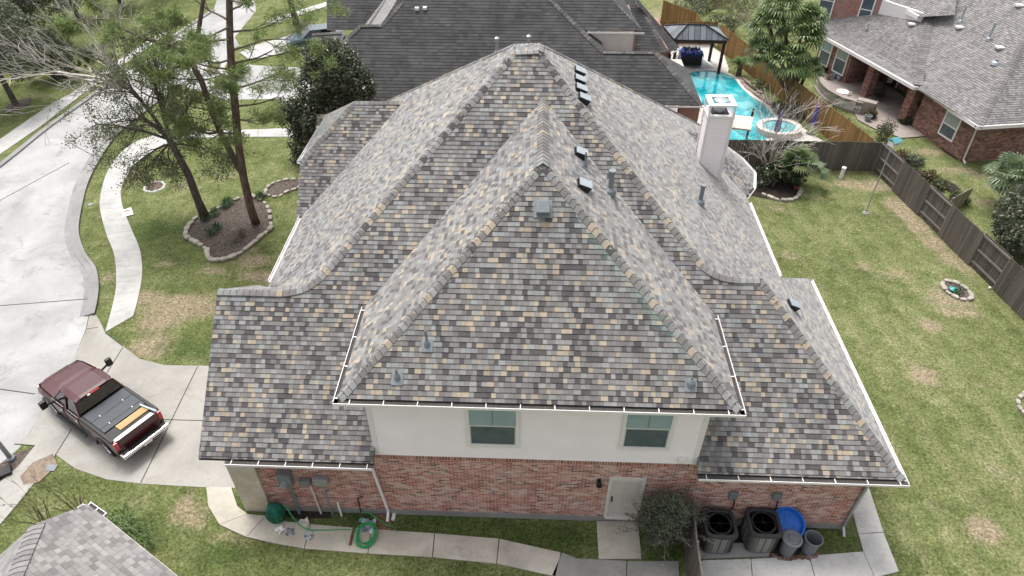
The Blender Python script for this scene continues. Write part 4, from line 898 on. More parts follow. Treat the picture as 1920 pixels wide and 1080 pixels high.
# ------------------------------------------------------------------ fences
def fence(label, pts, h, mat, railmat, style, parts=None, alt=None, group=None):
    P0 = Vector((*pts[0], 0)); e_ = empty('fence', P0, label, 'fence', group)
    for i in range(len(pts)-1):
        a, b = Vector((*pts[i], 0)), Vector((*pts[i+1], 0)); d = b-a; L = d.length; d.normalize(); rz = atan2(d.y, d.x); o = Vector((d.y, -d.x, 0))
        off = .045 if (alt and alt[i] == 'f') else -.045
        nb = max(1, round(L/.145)); mb = MB(); w = L/nb
        for k in range(nb):
            c = a+d*(w*(k+.5))+o*(off+random.uniform(-.004, .004)); hh = h+random.uniform(-.02, .02)
            mb.box((c.x, c.y, hh/2), (w-.008, .018, hh), rz=rz)
        mb.build('board_panel', M[mat], e_)
        for zz in (.3, h*.52, h-.12):
            c = (a+b)/2+o*(0 if off > 0 else 0.0); mb = MB(); mb.box((c.x, c.y, zz), (L-.1, .04, .09), rz=rz); mb.build('rail', M[railmat], e_)
    for p in pts:
        MB().b2(p[0]-.045, p[0]+.045, p[1]-.045, p[1]+.045, 0, h-.05).build('post', M[railmat], e_)
    return e_
fx = lambda y: 19.35+(32.7-y)*.157
ys = [34.4, 32.35, 30.0, 28.2, 25.9, 24.1, 21.7, 19.9, 17.6]
fence('weathered grey wooden fence with alternating exposed rails along the right of the back yard', [(fx(y), y) for y in ys], 1.8, 'fence', 'rail', 0, alt=['b','f','b','f','b','f','b','f'])
xs = [8.9, 11.3, 13.7, 16.1, fx(34.4)-.1]
fence('weathered grey board fence across the back of the yard in front of the pool', [(x, 34.4) for x in xs], 1.8, 'fence', 'rail', 0, alt=['f']*4)
op = [Vector((18.72, 34.7)).lerp(Vector((13.9, 52.6)), k/7) for k in range(8)]
fence('orange cedar fence between the pool garden and the patio house', [tuple(p) for p in op], 1.8, 'fence2', 'fence3', 0, alt=['b']*7)
fence('orange cedar fence behind the metal roofed gazebo', [(x, 53.2) for x in (6.5, 8.9, 11.3, 13.7)], 1.8, 'fence2', 'fence3', 0, alt=['f']*3)
a_ = Z(1245, 0, 1.8); fence('reddish fence at the far corner of the lawn beyond the charcoal roof', [(a_.x, a_.y), (a_.x+2.2, a_.y-3.0), (a_.x+2.3, a_.y-5)], 1.8, 'fence2', 'fence2', 0, alt=['f']*2)
a_, b2_ = Z(1850, 372), Z(1868, 340); fence('short pale wooden fence beside the small palm beyond the side fence', [(21.3, 30.2), (22.7, 31.2)], 1.0, 'fence3', 'fence3', 0, alt=['f'])
fence('dark wooden screen standing beside the air conditioners', [(5.02, 11.75), (4.92, 10.4), (4.86, 8.6)], 1.75, 'fence', 'rail', 0, alt=['f', 'f'])
# ------------------------------------------------------------------ plants
def leaves(name, pts, size, mat, parent, per=1, spread=.25, aspect=1.8, up=.0, flat=0.0, down=0.0):
    """many small leaf faces scattered round pts; the face count is len(pts)*per"""
    P = np.repeat(np.asarray([tuple(p) for p in pts], dtype=float), per, axis=0); n = len(P)
    if isinstance(spread, tuple): sp = np.array(spread)
    else: sp = np.array([spread]*3)
    off = rng.normal(size=(n, 3)); off /= np.maximum(1e-6, np.linalg.norm(off, axis=1))[:, None]; off *= (rng.random(n)**.5)[:, None]
    P = P+off*sp
    d = rng.normal(size=(n, 3)); d[:, 2] = d[:, 2]*(1-flat)-down; d += off*up; d /= np.linalg.norm(d, axis=1)[:, None]
    q = rng.normal(size=(n, 3)); q = np.cross(d, q); q /= np.linalg.norm(q, axis=1)[:, None]
    s = size*(.7+.6*rng.random(n))[:, None]
    a = P-d*s*.5; b = P+q*s/aspect*.5; c = P+d*s*.5; e_ = P-q*s/aspect*.5
    V = np.stack([a, b, c, e_], 1).reshape(-1, 3)-np.array(wl(parent))
    me = bpy.data.meshes.new(name); me.vertices.add(n*4); me.vertices.foreach_set('co', V.ravel().astype(np.float32))
    me.loops.add(n*4); me.loops.foreach_set('vertex_index', np.arange(n*4, dtype=np.int32)); me.polygons.add(n)
    me.polygons.foreach_set('loop_start', np.arange(0, n*4, 4, dtype=np.int32)); me.polygons.foreach_set('loop_total', np.full(n, 4, dtype=np.int32))
    ul = me.uv_layers.new(name='UVMap'); u = np.repeat(rng.integers(0, 4000, n)+.5, 4); ul.data.foreach_set('uv', np.stack([u, u*0+.5], 1).ravel().astype(np.float32))
    me.materials.append(mat); me.update(); me.validate(); o = bpy.data.objects.new(name, me); C.objects.link(o); o.parent = parent; return o
def rv(s=1.0): return Vector((random.gauss(0, s), random.gauss(0, s), random.gauss(0, s)))
def limb(mb, p, d, L, r, depth, tips, nb=3, bend=.12, spread=.6, grav=0.0, shrink=.68, n=5, minr=.006):
    path = [Vector(p)]; rad = [r]; d = Vector(d).normalized(); k = 5
    for i in range(k):
        d = (d+rv(bend)+Vector((0, 0, grav))).normalized(); path.append(path[-1]+d*L/k); rad.append(max(minr, r*(1-.5*(i+1)/k)))
    mb.tube(path, rad, n, cap=False)
    if depth == 0: tips += path[2:]; return
    for j in range(nb):
        t = random.randint(2, 5) if j else 5; q = path[t]; a = d.orthogonal().normalized(); a = Matrix.Rotation(random.uniform(0, 2*pi), 3, d) @ a
        limb(mb, q, (d+a*spread*random.uniform(.5, 1.2)), L*shrink*random.uniform(.75, 1.15), rad[t]*.68, depth-1, tips, nb, bend, spread, grav, shrink, max(3, n-1), minr)
def plant(name, px, py, label, cat, group=None): 
    p = Z(px, py); return empty(name, (p.x, p.y, 0), label, cat, group), Vector((p.x, p.y, 0))
# pine with two stems
e_, b = plant('pine_tree', 480, 419, 'tall two stemmed pine with bright green needle clumps in the stone edged bed', 'tree')
mb = MB(); yb_ = b.y
s1 = [b, Yp(470, 390, yb_), Yp(457, 335, yb_), Yp(447, 270, yb_), Yp(441, 200, yb_), Yp(434, 130, yb_), Yp(431, 67, yb_), Yp(430, 0, yb_), Yp(430, -70, yb_), Yp(428, -150, yb_)]
mb.tube(s1, [.22, .205, .19, .18, .17, .16, .145, .13, .11, .09], 10); tk = mb.build('trunk', M['pinebark'], e_, smooth=True)
mb = MB(); s2 = [Yp(458, 332, yb_), Yp(440, 300, yb_+.1), Yp(413, 247, yb_+.2), Yp(397, 207, yb_+.3), Yp(377, 150, yb_+.3), Yp(350, 103, yb_+.3), Yp(325, 86, yb_+.3), Yp(262, 70, yb_+.3), Yp(200, 37, yb_+.3)]
mb.tube(s2, [.16, .155, .15, .14, .13, .12, .1, .08, .04], 8); mb.tube([s2[5], Yp(372, 60, yb_+.2), Yp(380, 10, yb_), Yp(385, -60, yb_)], [.12, .1, .08, .05], 7); mb.build('stem', M['pinebark'], e_, smooth=True)
mb = MB(); tips = []
def pine_limb(q, az, L, r=.05, rise=.15):
    d = Vector((cos(az), sin(az), rise)); limb(mb, q, d, L, r, 2, tips, 3, .1, .55, .02, .6, 5, .008)
for (x, y, az, L) in [(441,200,-.2,2.4),(438,165,.3,2.4),(443,225,-.6,1.9),(436,150,2.7,1.8),(434,120,-.4,2.3),(433,95,.6,2.4),(432,60,-.1,2.4),(431,40,2.6,2.2),(430,20,.9,2.3),(430,0,-.9,2.2),(430,-20,3.3,2.3),(430,-40,.1,2.5),(430,-80,2.9,2.3),(434,130,3.4,1.8),(432,75,3.8,2.),(445,250,3.6,1.7),(436,150,-1.3,1.6),(433,110,-2.,1.7),(431,50,-1.6,2.),(441,205,2.9,1.9),(444,240,-1.4,1.3)]:
    pine_limb(Yp(x, y, yb_), az, L)
for (i, az, L) in [(2,3.3,1.5),(3,2.8,1.6),(4,3.6,1.6),(5,-.8,1.2),(5,1.2,1.3),(6,2.2,1.3),(7,1.0,1.2),(7,4.5,1.1),(8,3.1,1.2),(8,2.0,1.2),(3,-.6,1.1),(4,.2,1.2),(2,4.2,1.4)]: pine_limb(s2[i], az, L, .04)
mb.build('branch', M['pinebark'], e_)
pt = []
for q in tips[::2]:
    if random.random() < .8: pt.append(q+rv(.06))
leaves('crown', pt, .24, M['pineleaf'], e_, per=62, spread=(.36, .36, .28), aspect=8, up=1.2)
# oak, sparse leaves low, pale bare limbs high
e_, b = plant('oak_tree', 385, 409, 'half bare oak with sparse small leaves and pale bare upper limbs by the street', 'tree')
yb_ = b.y; mb = MB(); tr_ = [b, Yp(372, 378, yb_), Yp(352, 325, yb_), Yp(333, 290, yb_), Yp(318, 262, yb_)]
mb.tube(tr_, [.26, .20, .18, .165, .15], 10); mb.build('trunk', M['bark'], e_, smooth=True)
mb = MB(); tips = []; top = tr_[-1]
for (x, y, dy, r) in [(260,215,0,.10),(250,170,.5,.10),(215,235,-.6,.07),(300,170,.6,.09),(360,190,.8,.07),(370,240,-.3,.06),(280,120,.3,.08)]:
    e2 = Yp(x, y, yb_+dy); mid = (top+e2)/2+Vector((0, 0, .12)); mb.tube([top, mid, e2], [r, r*.85, r*.7], 6, cap=False)
    d = (e2-top).normalized(); low = y > 180
    for k in range(7): limb(mb, top.lerp(e2, .55+.45*k/6), d+rv(.5)+(Vector((-.2, 0, -.15)) if low else Vector((0, 0, .1))), 1.25, r*.45, 2, tips, 3, .16, .6, -.07 if low else .0, .7, 4, .006)
for (x, y) in [(215,285),(250,300),(330,240),(400,260),(280,285),(190,265),(300,330),(350,300)]:
    e2 = Yp(x, y, yb_+random.uniform(-1, .8)); limb(mb, top+Vector((0, 0, -.2)), (e2-top), (e2-top).length*.6, .05, 2, tips, 4, .13, .55, -.09, .72, 4, .006)
mb.build('branch', M['bark'], e_)
leaves('crown', tips, .085, M['oakleaf'], e_, per=11, spread=.38, aspect=1.6)
# pale bare limbs
mb = MB(); bt = []; q0 = Yp(232, 165, yb_+.6)
for (x, y) in [(60,120),(20,60),(100,60),(40,95),(150,30),(180,20),(110,150),(60,155),(130,95),(190,60),(90,20),(10,100),(215,10),(240,20),(200,100),(150,120)]:
    e2 = Yp(x, y, yb_+.6+random.uniform(-1.5, 2)); limb(mb, q0+rv(.12), (e2-q0), (e2-q0).length*.62, .055, 3, bt, 3, .085, .42, 0, .64, 4, .010)
mb.build('bare_branch', M['twig'], e_)
# dark glossy tree behind the left block
e_, b = plant('magnolia_tree', 588, 300, 'dense dark magnolia with glossy leaves growing against the left rear roof', 'tree')
mb = MB(); pts = []; yc = b.y; mb.tube([b, b+Vector((.1, 0, 1.6)), b+Vector((.5, 0, 3.2)), Yp(625, 150, yc)], [.16, .13, .11, .05], 8); mb.tube([b+Vector((.0, 0, .8)), Yp(565, 240, yc), Yp(560, 215, yc)], [.1, .07, .04], 6)
mb.build('trunk', M['bark'], e_)
lob = [(625,130,1.55),(655,155,1.25),(600,165,1.3),(640,190,1.25),(605,115,1.1),(675,170,.8),(575,215,1.05),(550,225,.85),(600,215,1.2),(585,255,.95),(545,200,.6),(570,275,.8),(622,100,.8),(560,305,.55),(535,215,.5)]
for x, y, r in lob:
    c_ = Yp(x, y, yc+random.uniform(-.4, .4))
    for k in range(int(95*r*r)):
        v = rv(1).normalized()*r*(.72+.28*random.random()); v.z *= .9; pts.append(c_+v)
leaves('crown', pts, .15, M['magleaf'], e_, per=26, spread=.28, aspect=2.0, up=.5)
def bush(name, px, py, r, h, mat, label, cat='shrub', n=60, lf=.1, per=14, group=None, lean=(0, 0), aspect=1.8, stems=True, wild=.15):
    e_, b = plant(name, px, py, label, cat, group); pts = []
    for k in range(n):
        a = random.uniform(0, 2*pi); q = sqrt(random.random())*r; z = h*(.2+.8*random.random())*(1-.35*(q/r)**2); pts.append(b+Vector((cos(a)*q+lean[0]*z, sin(a)*q+lean[1]*z, z)))
    if stems:
        mb = MB()
        for k in range(9): t_ = random.choice(pts); mb.tube([b+rv(.03)*Vector((1, 1, 0)).length, b.lerp(t_, .5)+rv(.05), t_], [.02, .014, .006], 4, cap=False)
        mb.build('stem', M['browntwig'], e_)
    leaves('foliage', pts, lf, M[mat], e_, per=per, spread=wild, aspect=aspect); return e_, b
def bare(name, px, py, h, label, mat='twig2', n=7, spread=.5, r=.05, depth=3, cat='tree', group=None, lean=(0, 0), nb=3, base=None, L0=.38):
    e_, b = plant(name, px, py, label, cat, group); mb = MB(); tips = []
    for k in range(n):
        d = Vector((random.gauss(lean[0], spread), random.gauss(lean[1], spread), 1)); limb(mb, b, d, h*L0, r, depth, tips, nb, .12, .5, .0, .72, 5, .006)
    mb.build('branches', M[mat], e_); return e_, b, tips
# trees across the street
def broad(px, py, label, h, r, mat='greybush', n=330, per=34, trunk=.2, cat='tree', lf=.2, group=None):
    e_, b = plant('shade_tree', px, py, label, cat, group); mb = MB(); tips = []; mb.tube([b, b+Vector((-.1, 0, h*.25)), b+Vector((-.2, 0, h*.45))], [trunk, trunk*.8, trunk*.7], 8)
    for k in range(7): limb(mb, b+Vector((-.2, 0, h*.4)), Vector((random.gauss(0, .7), random.gauss(0, .7), .8)), h*.3, trunk*.4, 1, tips, 3)
    mb.build('trunk', M['bark'], e_); pts = []
    for k in range(9):
        a = random.uniform(0, 2*pi); c_ = b+Vector((cos(a)*r*.6*random.random(), sin(a)*r*.6*random.random(), h*random.uniform(.32, .8))); rr = r*random.uniform(.4, .6)
        for j in range(n//9): v = rv(1).normalized()*rr*(.6+.4*random.random()); v.z *= .75; pts.append(c_+v)
    leaves('crown', pts, lf, M[mat], e_, per=per, spread=.4, aspect=1.8); return e_
broad(30, 196, 'grey green tree in the mulch oval across the street at the far left', 7.5, 3.6)
broad(80, 95, 'grey green tree farther up the lawn across the street', 7, 4.2, n=220)
broad(150, 40, 'leafy tree behind the pale bare branches at the upper left', 6.5, 4, 'oakleaf', n=200)
broad(230, 15, 'leafy tree at the top edge beyond the street bend', 6, 3.6, 'oakleaf', n=180)
broad(105, 150, 'grey green tree nearest the far sidewalk behind the pale limbs', 4.2, 2.8, n=160, trunk=.12)
broad(10, 40, 'dense dark tree at the upper left corner', 6, 4.5, 'bush', n=260, per=40)
broad(330, -20, 'leafy tree at the top edge above the street end', 6, 3.6, 'oakleaf', n=180)
broad(-90, 120, 'grey green tree cut off by the left edge of the view', 7.5, 4)
for px, py, r, lab in [(215,150,.0,''),]: pass
bush('street_bush', 130, 140, 1.3, 1.2, 'bush', 'low dark bush on the lawn across the street', n=60, lf=.16)
bush('street_bush', 185, 112, 1.1, 1.0, 'bush', 'round bush beside the far sidewalk behind the bare limbs', n=50, lf=.16)
broad(556, 46, 'dark trunked tree on the strip of lawn beside the charcoal roofed house', 6.5, 2.2, 'magleaf', n=90, per=16, trunk=.3)
p_ = [(20,212),(55,190),(62,196),(40,208),(15,214),(8,208)]
sheet('planting_bed', [(6,208),(12,198),(40,188),(60,184),(58,194),(36,206),(12,213)], M['mulch'], .04)
sheet('planting_bed', [(552,46),(570,36),(582,38),(574,50),(556,54)], M['mulch'], .04)
sheet('grass_island', smooth([(386,134),(392,124),(408,116),(414,120),(406,134),(392,142),(386,134)], 3), M['lawn'], .08)
sheet('lawn_strip', [(440,150),(445,128),(520,100),(580,90),(580,60),(500,70),(440,90),(420,130)], M['lawn'], .05)
sheet('sidewalk', [(500,50),(612,12),(612,4),(500,38)], M['pave'], .03)
sheet('street', [(470,115),(585,88),(612,76),(612,58),(560,64),(480,86),(450,100)], M['pave'], .08)
# clipped shrub by the door
e_, b = plant('shrub', 1243, 992, 'rounded olive green shrub beside the beige side door', 'shrub'); b = Vector((4.25, 11.35, 0)); e_.location = b
pts = []
for k in range(520):
    v = rv(1).normalized(); v = Vector((v.x*(.74+.1*sin(k)), v.y*.55, v.z*1.08))*(.72+.34*random.random()); pts.append(Vector((4.12, 11.2, 1.5))+v)
mb = MB(); tips = []
for k in range(34): limb(mb, b+Vector((0, 0, .1)), Vector((random.gauss(0, .34), random.gauss(0, .3), 1)), .98, .022, 2, tips, 3, .08, .45, 0, .72, 4, .007)
mb.build('stem', M['twig2'], e_); leaves('foliage', pts, .075, M['greybush'], e_, per=30, spread=.17, aspect=3.4); leaves('sprigs', tips, .075, M['greybush'], e_, per=3, spread=.12, aspect=3.4)
# plants in the stone bed
for i, (px, py, lab) in enumerate([(388,412,'strap leaf clump at the foot of the oak'),(404,403,'strap leaf clump just right of the oak'),(424,388,'strap leaf clump at the top edge of the bed'),(408,430,'strap leaf clump in the middle of the bed, nearer the oak'),(396,440,'lower left strap leaf clump in the stone bed'),(489,372,'strap leaf clump right of the pine at the narrow end'),(430,382,'small strap leaf clump between oak and pine')]):
    e_, b = plant('grass_clump', px, py, lab, 'plant', 'strap leaf clumps in the street bed'); mb = MB()
    for k in range(70):
        a = random.uniform(0, 2*pi); L = random.uniform(.28, .55); d = Vector((cos(a), sin(a), 0)); s = Vector((-d.y, d.x, 0))*.012; m1 = b+d*L*.45+Vector((0, 0, L*.7)); e1 = b+d*L+Vector((0, 0, L*.35))
        mb.poly([b-s, b+s, m1+s, m1-s], uv=[(k+.5, 0)]*4); mb.poly([m1-s, m1+s, e1], uv=[(k+.5, 0)]*3)
    mb.build('leaves', M['tuft'], e_)
bush('small_shrub', 452, 442, .35, .3, 'rust', 'brownish low shrub in the stone bed below the pine', n=26, lf=.06, per=12, group=None); bush('small_shrub', 443, 455, .25, .2, 'oakleaf', 'tiny yellow green shrub near the lower stones of the bed', n=18, lf=.06, per=10)
# long grass and bare crape myrtle beside the lower left roof
def longgrass(px, py, lab, r=.5, L=.9, n=260, mat='grassblade'):
    e_, b = plant('ornamental_grass', px, py, lab, 'grass plant'); mb = MB()
    for k in range(n):
        a = random.uniform(0, 2*pi); q = b+Vector((random.gauss(0, r*.4), random.gauss(0, r*.4), 0)); l = L*random.uniform(.5, 1); d = Vector((cos(a), sin(a), 0)); s = Vector((-d.y, d.x, 0))*.009
        m1 = q+d*l*.35+Vector((0, 0, l*.75)); e1 = q+d*l*.85+Vector((0, 0, l*.6)); mb.poly([q-s, q+s, m1+s, m1-s], uv=[(k+.5, 0)]*4); mb.poly([m1-s, m1+s, e1], uv=[(k+.5, 0)]*3)
    mb.build('blades', M[mat], e_)
longgrass(228, 1003, 'long green grass clump spilling out beside the lower left roof', .7, .9, 420); longgrass(262, 1030, 'smaller long grass clump farther down the lower left roof edge', .45, .7, 200)
for px, py, lab in [(150, 965, 'bare reddish crape myrtle stems behind the lower left roof'), (95, 990, 'thin bare stems left of the crape myrtle behind the lower left roof'), (1308, 1075, 'dry twiggy stems beside the dark wooden screen')]:
    e_, b = plant('bare_shrub', px, py, lab, 'shrub'); mb = MB(); tips = []
    big = px < 1000
    for k in range(9 if big else 5): limb(mb, b+rv(.04)*1.0, Vector((random.gauss(0, .32), random.gauss(.1, .3), 1)), 1.15 if big else .35, .016 if big else .006, 2, tips, 2, .06, .35, 0, .6, 4, .004)
    mb.build('stem', M['browntwig'], e_); leaves('seed_heads', tips[::6], .05, M['rust'], e_, per=3, spread=.05)
# back-yard corner planting
def frond_palm(e_, c, n, L, mat, seg=12, droop=.5, up=.6, w=.07, name='fronds', fan=True, fr=.6):
    mb = MB(); k2 = 0
    for k in range(n):
        az = random.uniform(0, 2*pi); el = random.uniform(-.35, 1.25) if fan else random.uniform(.05, 1.1)
        d = Vector((cos(az)*cos(el), sin(az)*cos(el), sin(el))); pe = c+d*L*(.55 if fan else .1)-Vector((0, 0, .08*L)); side = Vector((-sin(az), cos(az), 0)); nn = d.cross(side)
        if fan:
            mb.tube([c, pe], [.018, .01], 3, cap=False); k2 += 1
            for j in range(seg):
                a = -1.9+3.8*j/(seg-1); dd = (d*cos(a)+side*sin(a)).normalized(); l = L*fr*random.uniform(.85, 1.05)*(1-.18*abs(a)); s = (nn.cross(dd)).normalized()*w*L*.45
                m1 = pe+dd*l*.6-Vector((0, 0, droop*.08*l)); e1 = pe+dd*l-Vector((0, 0, droop*.45*l)); mb.poly([pe, m1-s, e1, m1+s], uv=[(k2+.5, 0)]*4)
        else:
            pts = [c+d*L*t-Vector((0, 0, droop*L*t*t)) for t in (0, .25, .5, .75, 1)]; mb.tube(pts, [.02, .015, .012, .008, .004], 3, cap=False); k2 += 1
            for j in range(seg):
                t = .12+.86*j/seg; q = c+d*L*t-Vector((0, 0, droop*L*t*t))
                for sg in (-1, 1):
                    l = L*.26*sin(pi*min(.95, t+.12)); dd = (side*sg+d*.55-Vector((0, 0, .3))).normalized(); s = d*.016; mb.poly([q-s, q+s, q+dd*l], uv=[(k2+.5, 0)]*3)
    return mb.build(name, mat, e_)
e_, b = plant('palm_tree', 1488, 192, 'large fan palm cluster with drooping fronds between pool and patio house', 'tree')
mb = MB(); heads = []
for (x, y, dy, L) in [(1440,45,.6,1.5),(1500,70,0,1.7),(1478,115,-.8,1.5),(1515,125,-.6,1.2),(1465,10,1,1.5),(1425,95,-.2,1.2),(1520,35,.6,1.3)]:
    h_ = Yp(x, y, b.y+dy); heads.append((h_, L)); mb.tube([b+Vector((random.uniform(-.3, .3), random.uniform(-.3, .3), 0)), b.lerp(h_, .5)+Vector((.05, 0, 0)), h_], [.14, .12, .11], 8)
mb.build('trunk', M['browntwig'], e_)
for h_, L in heads: frond_palm(e_, h_, 42, L, M['palmleaf'], seg=13, droop=1.0)
e_, b = plant('sago_palm', 1311, 124, 'small dark sago palm beside the pool corner', 'plant')
b2_ = Z(1384, 143); e_.location = (b2_.x, b2_.y, 0); c_ = Vector((b2_.x, b2_.y, .9)); MB().tube([Vector((b2_.x, b2_.y, 0)), c_], [.2, .16], 8).build('trunk', M['pinebark'], e_); frond_palm(e_, c_, 34, 1.1, M['palmleaf'], seg=18, droop=.45, fan=False)
e_, b = plant('palm_tree', 1500, 352, 'blue green fan palm in the planting by the back fence', 'tree'); c_ = Yp(1497, 300, b.y+.1); MB().tube([b, c_], [.1, .08], 7).build('trunk', M['browntwig'], e_); frond_palm(e_, c_, 24, 1.05, M['palmleaf'], seg=14, droop=.8)
frond_palm(e_, Yp(1520, 318, b.y), 10, 1.1, M['palmlight'], seg=14, droop=.6)
bush('shrub', 1425, 345, .75, 1.1, 'magleaf', 'dark leafy shrub at the left of the back fence planting', n=80, lf=.13, per=16)
bush('shrub', 1470, 343, 1.0, 1.9, 'bush', 'rounded mid green shrub in the middle of the back fence planting', n=240, lf=.12, per=22)
e_, b = plant('palm_tree', 1905, 385, 'pale fan palm beyond the side fence at the right edge', 'tree'); c_ = Yp(1895, 325, b.y); MB().tube([b, c_], [.14, .12], 7).build('trunk', M['browntwig'], e_); frond_palm(e_, c_, 40, 1.3, M['palmlight'], seg=14, droop=.8); frond_palm(e_, Yp(1935, 320, b.y), 30, 1.2, M['palmleaf'], seg=14, droop=.8)
bush('fence_plant', 1795, 378, .5, .55, 'bush', 'small dark spiky plant beyond the side fence beside the pale short fence', 'plant', n=40, lf=.2, per=14, aspect=6)
for px, py, h, r, n in [(1905, 470, 2.8, 1.5, 190)]:
    e_, b = plant('broadleaf_tree', px, py, 'grey green leafy tree hanging over the side fence at the right edge', 'tree'); pts = []; b = Vector((23.6, 26.6, 0)); e_.location = b
    for k in range(n*2): v = rv(1).normalized(); pts.append(b+Vector((v.x*1.9, v.y*2.1, 1.9+v.z*1.5))*1.0)
    mb = MB(); tips = []
    for k in range(6): limb(mb, b, Vector((random.gauss(0, .5), random.gauss(0, .5), 1)), 1.3, .06, 2, tips, 3)
    mb.build('branch', M['bark'], e_); leaves('crown', pts, .16, M['greybush'], e_, per=34, spread=.4, aspect=1.7)
e_, b, tips = bare('bare_tree', 1436, 330, 6.2, 'leafless grey tree spreading its branches over the spa and back fence', 'twig', n=6, spread=.27, r=.055, depth=3, nb=4, lean=(.05, .10))
bare('bare_shrub', 1330, 22, 2.8, 'twiggy brown leafless shrub behind the gazebo', 'browntwig', n=12, spread=.5, r=.025, depth=3, cat='shrub')
bare('bare_shrub', 1375, 60, 2.2, 'leafless shrub between the gazebo and the orange fence', 'twig2', n=10, spread=.5, r=.02, depth=3, cat='shrub')
for px, py, r, h, mt, lab in [(1290,22,1.6,1.3,'greybush','grey green hedge bush beyond the far orange fence'),(1350,60,1.2,1.4,'bush','dark bush right behind the gazebo'),(1395,40,1.6,2.,'oakleaf','tall loose bush behind the big palm'),(1320,2,1.8,1.6,'rust','brownish bush at the top edge above the gazebo'),(1365,5,1.8,2.2,'greybush','dense grey green bush at the top edge beside the palm'),
    (1430,165,.9,.5,'oakleaf','low loose plant between pool rocks and orange fence'),(1475,215,1.0,.7,'bush','loose green plant beside the spa'),(1555,232,.7,1.1,'bush','green bush beside the purple umbrella at the orange fence'),(1575,250,.7,.9,'rust','olive bush against the orange fence'),
    (1690,300,.35,.45,'rust','reddish small shrub just beyond the corner of the side fence'),(1712,308,.45,.5,'greybush','small grey green shrub beyond the side fence near the bird house'),(1740,338,.5,.45,'rust','brownish shrub beyond the middle of the side fence'),(1760,352,.35,.4,'oakleaf','small leafy shrub nearest the short pale fence'),
    (1655,262,.45,1.3,'oakleaf','young leafy citrus tree behind the fence corner'),(1738,225,.4,.9,'magleaf','dark potted shrub against the brick wall by the patio'),(1752,240,.4,.5,'bush','low bush at the end of the patio wall'),(1775,262,.5,.35,'bush','low plants along the brick wall in the dark bed'),(1632,222,.25,.6,'rust','dried reddish plant in the patio planter'),(1645,180,.25,.5,'greybush','small plant behind the first patio column'),(1697,233,.3,.35,'bush','low plant at the foot of the second patio column')]:
    bush('bush', px, py, r, h, mt, lab, n=int(40+30*r*r), lf=.13, per=14, wild=.22)
# ------------------------------------------------------------------ stones
protos = []
for k in range(3):
    bm = bmesh.new(); bmesh.ops.create_icosphere(bm, subdivisions=2, radius=1)
    for v in bm.verts:
        n_ = sin(v.co.x*3+k*2)+sin(v.co.y*4+k)+sin(v.co.z*5+k*3); v.co = Vector((max(-.8, min(.8, v.co.x*1.1)), max(-.75, min(.75, v.co.y)), max(-.6, min(.6, v.co.z))))*(1+.05*n_)
    me_ = bpy.data.meshes.new('stone'); bm.to_mesh(me_); bm.free(); protos.append(me_)
rockm = []
for me_ in protos:
    a_ = me_.copy(); a_.materials.append(M['rock']); b__ = me_.copy(); b__.materials.append(M['rock2']); rockm.append((a_, b__))
def stones(px, step, size, label, group, kind=0, closed=True):
    P = [Z(*p) for p in smooth(px, 6)]; acc = 0; 
    for i in range(len(P)-1):
        a, b = P[i], P[i+1]; L = (b-a).length
        while acc < L:
            q = a.lerp(b, acc/L); o = bpy.data.objects.new('edging_stone', random.choice(rockm)[kind]); C.objects.link(o); s = size*random.uniform(.8, 1.25)
            o.location = (q.x, q.y, s*.35); o.scale = (s*1.15, s*.72, s*.6); o.rotation_euler = (0, 0, atan2((b-a).y, (b-a).x)+random.uniform(-.25, .25)); tag(o, label, 'stone', group); acc += step*random.uniform(.85, 1.15)
        acc -= L
stones([(352,430),(350,445),(372,458),(388,470),(392,485),(408,490),(440,482),(470,462),(508,430)], .36, .2, 'pale limestone edging the left and lower side of the street tree bed', 'limestone rocks round the street tree bed')
stones([(508,430),(506,400),(495,380),(470,368),(452,372),(430,382),(400,396),(372,406),(352,430)], .5, .17, 'weathered limestone along the upper side of the street tree bed', 'weathered rocks on the upper bed edge')
stones([(497,365),(503,352),(520,342),(545,338),(565,340),(562,352),(540,360),(520,370),(500,366)], .38, .15, 'pale rock round the small bed beside the left roof', 'rocks round the small bed by the roof')
ring = [(1793+27*cos(t)+5*sin(t), 546+15*sin(t)+9*cos(t)) for t in np.linspace(0, 2*pi, 13)]; stones(ring, .34, .16, 'pale stone in the oval ring on the back lawn', 'stones of the lawn ring')
sheet('planting_bed', ring, M['mulch'], .02)
stones([(1935,735),(1915,742),(1908,758),(1918,775),(1940,790)], .33, .16, 'pale stone of the partly visible ring at the right edge', 'stones of the ring at the right edge')
stones([(1432,366),(1450,374),(1470,377),(1490,374),(1500,362),(1496,350)], .36, .18, 'whitish stone edging the palm planting by the back fence', 'stones edging the palm planting')
stones([(1385,148),(1400,168),(1425,185),(1450,205),(1470,222),(1500,236)], .42, .26, 'brown rock along the pool edge below the palm', 'brown rocks along the pool', 1)
stones([(1395,152),(1415,168),(1440,190),(1465,208),(1490,226)], .5, .24, 'brown rock in the second row behind the pool edge', 'brown rocks behind the pool edge row', 1)
bush('ring_plant', 1795, 550, .3, .25, 'tuft', 'small plant growing inside the stone ring on the back lawn', 'plant', n=20, lf=.09, per=8, stems=False)
c_ = Z(1786, 546); mb = MB(); mb.lathe([(.02, 0), (.16, .02), (.18, .12), (.05, .2)], (c_.x, c_.y, .02), 12); o = mb.build('garden_ornament', plain('teal glaze', (.03, .28, .25), .3), origin=(c_.x, c_.y, 0)); tag(o, 'small teal garden ornament inside the lawn stone ring', 'ornament')
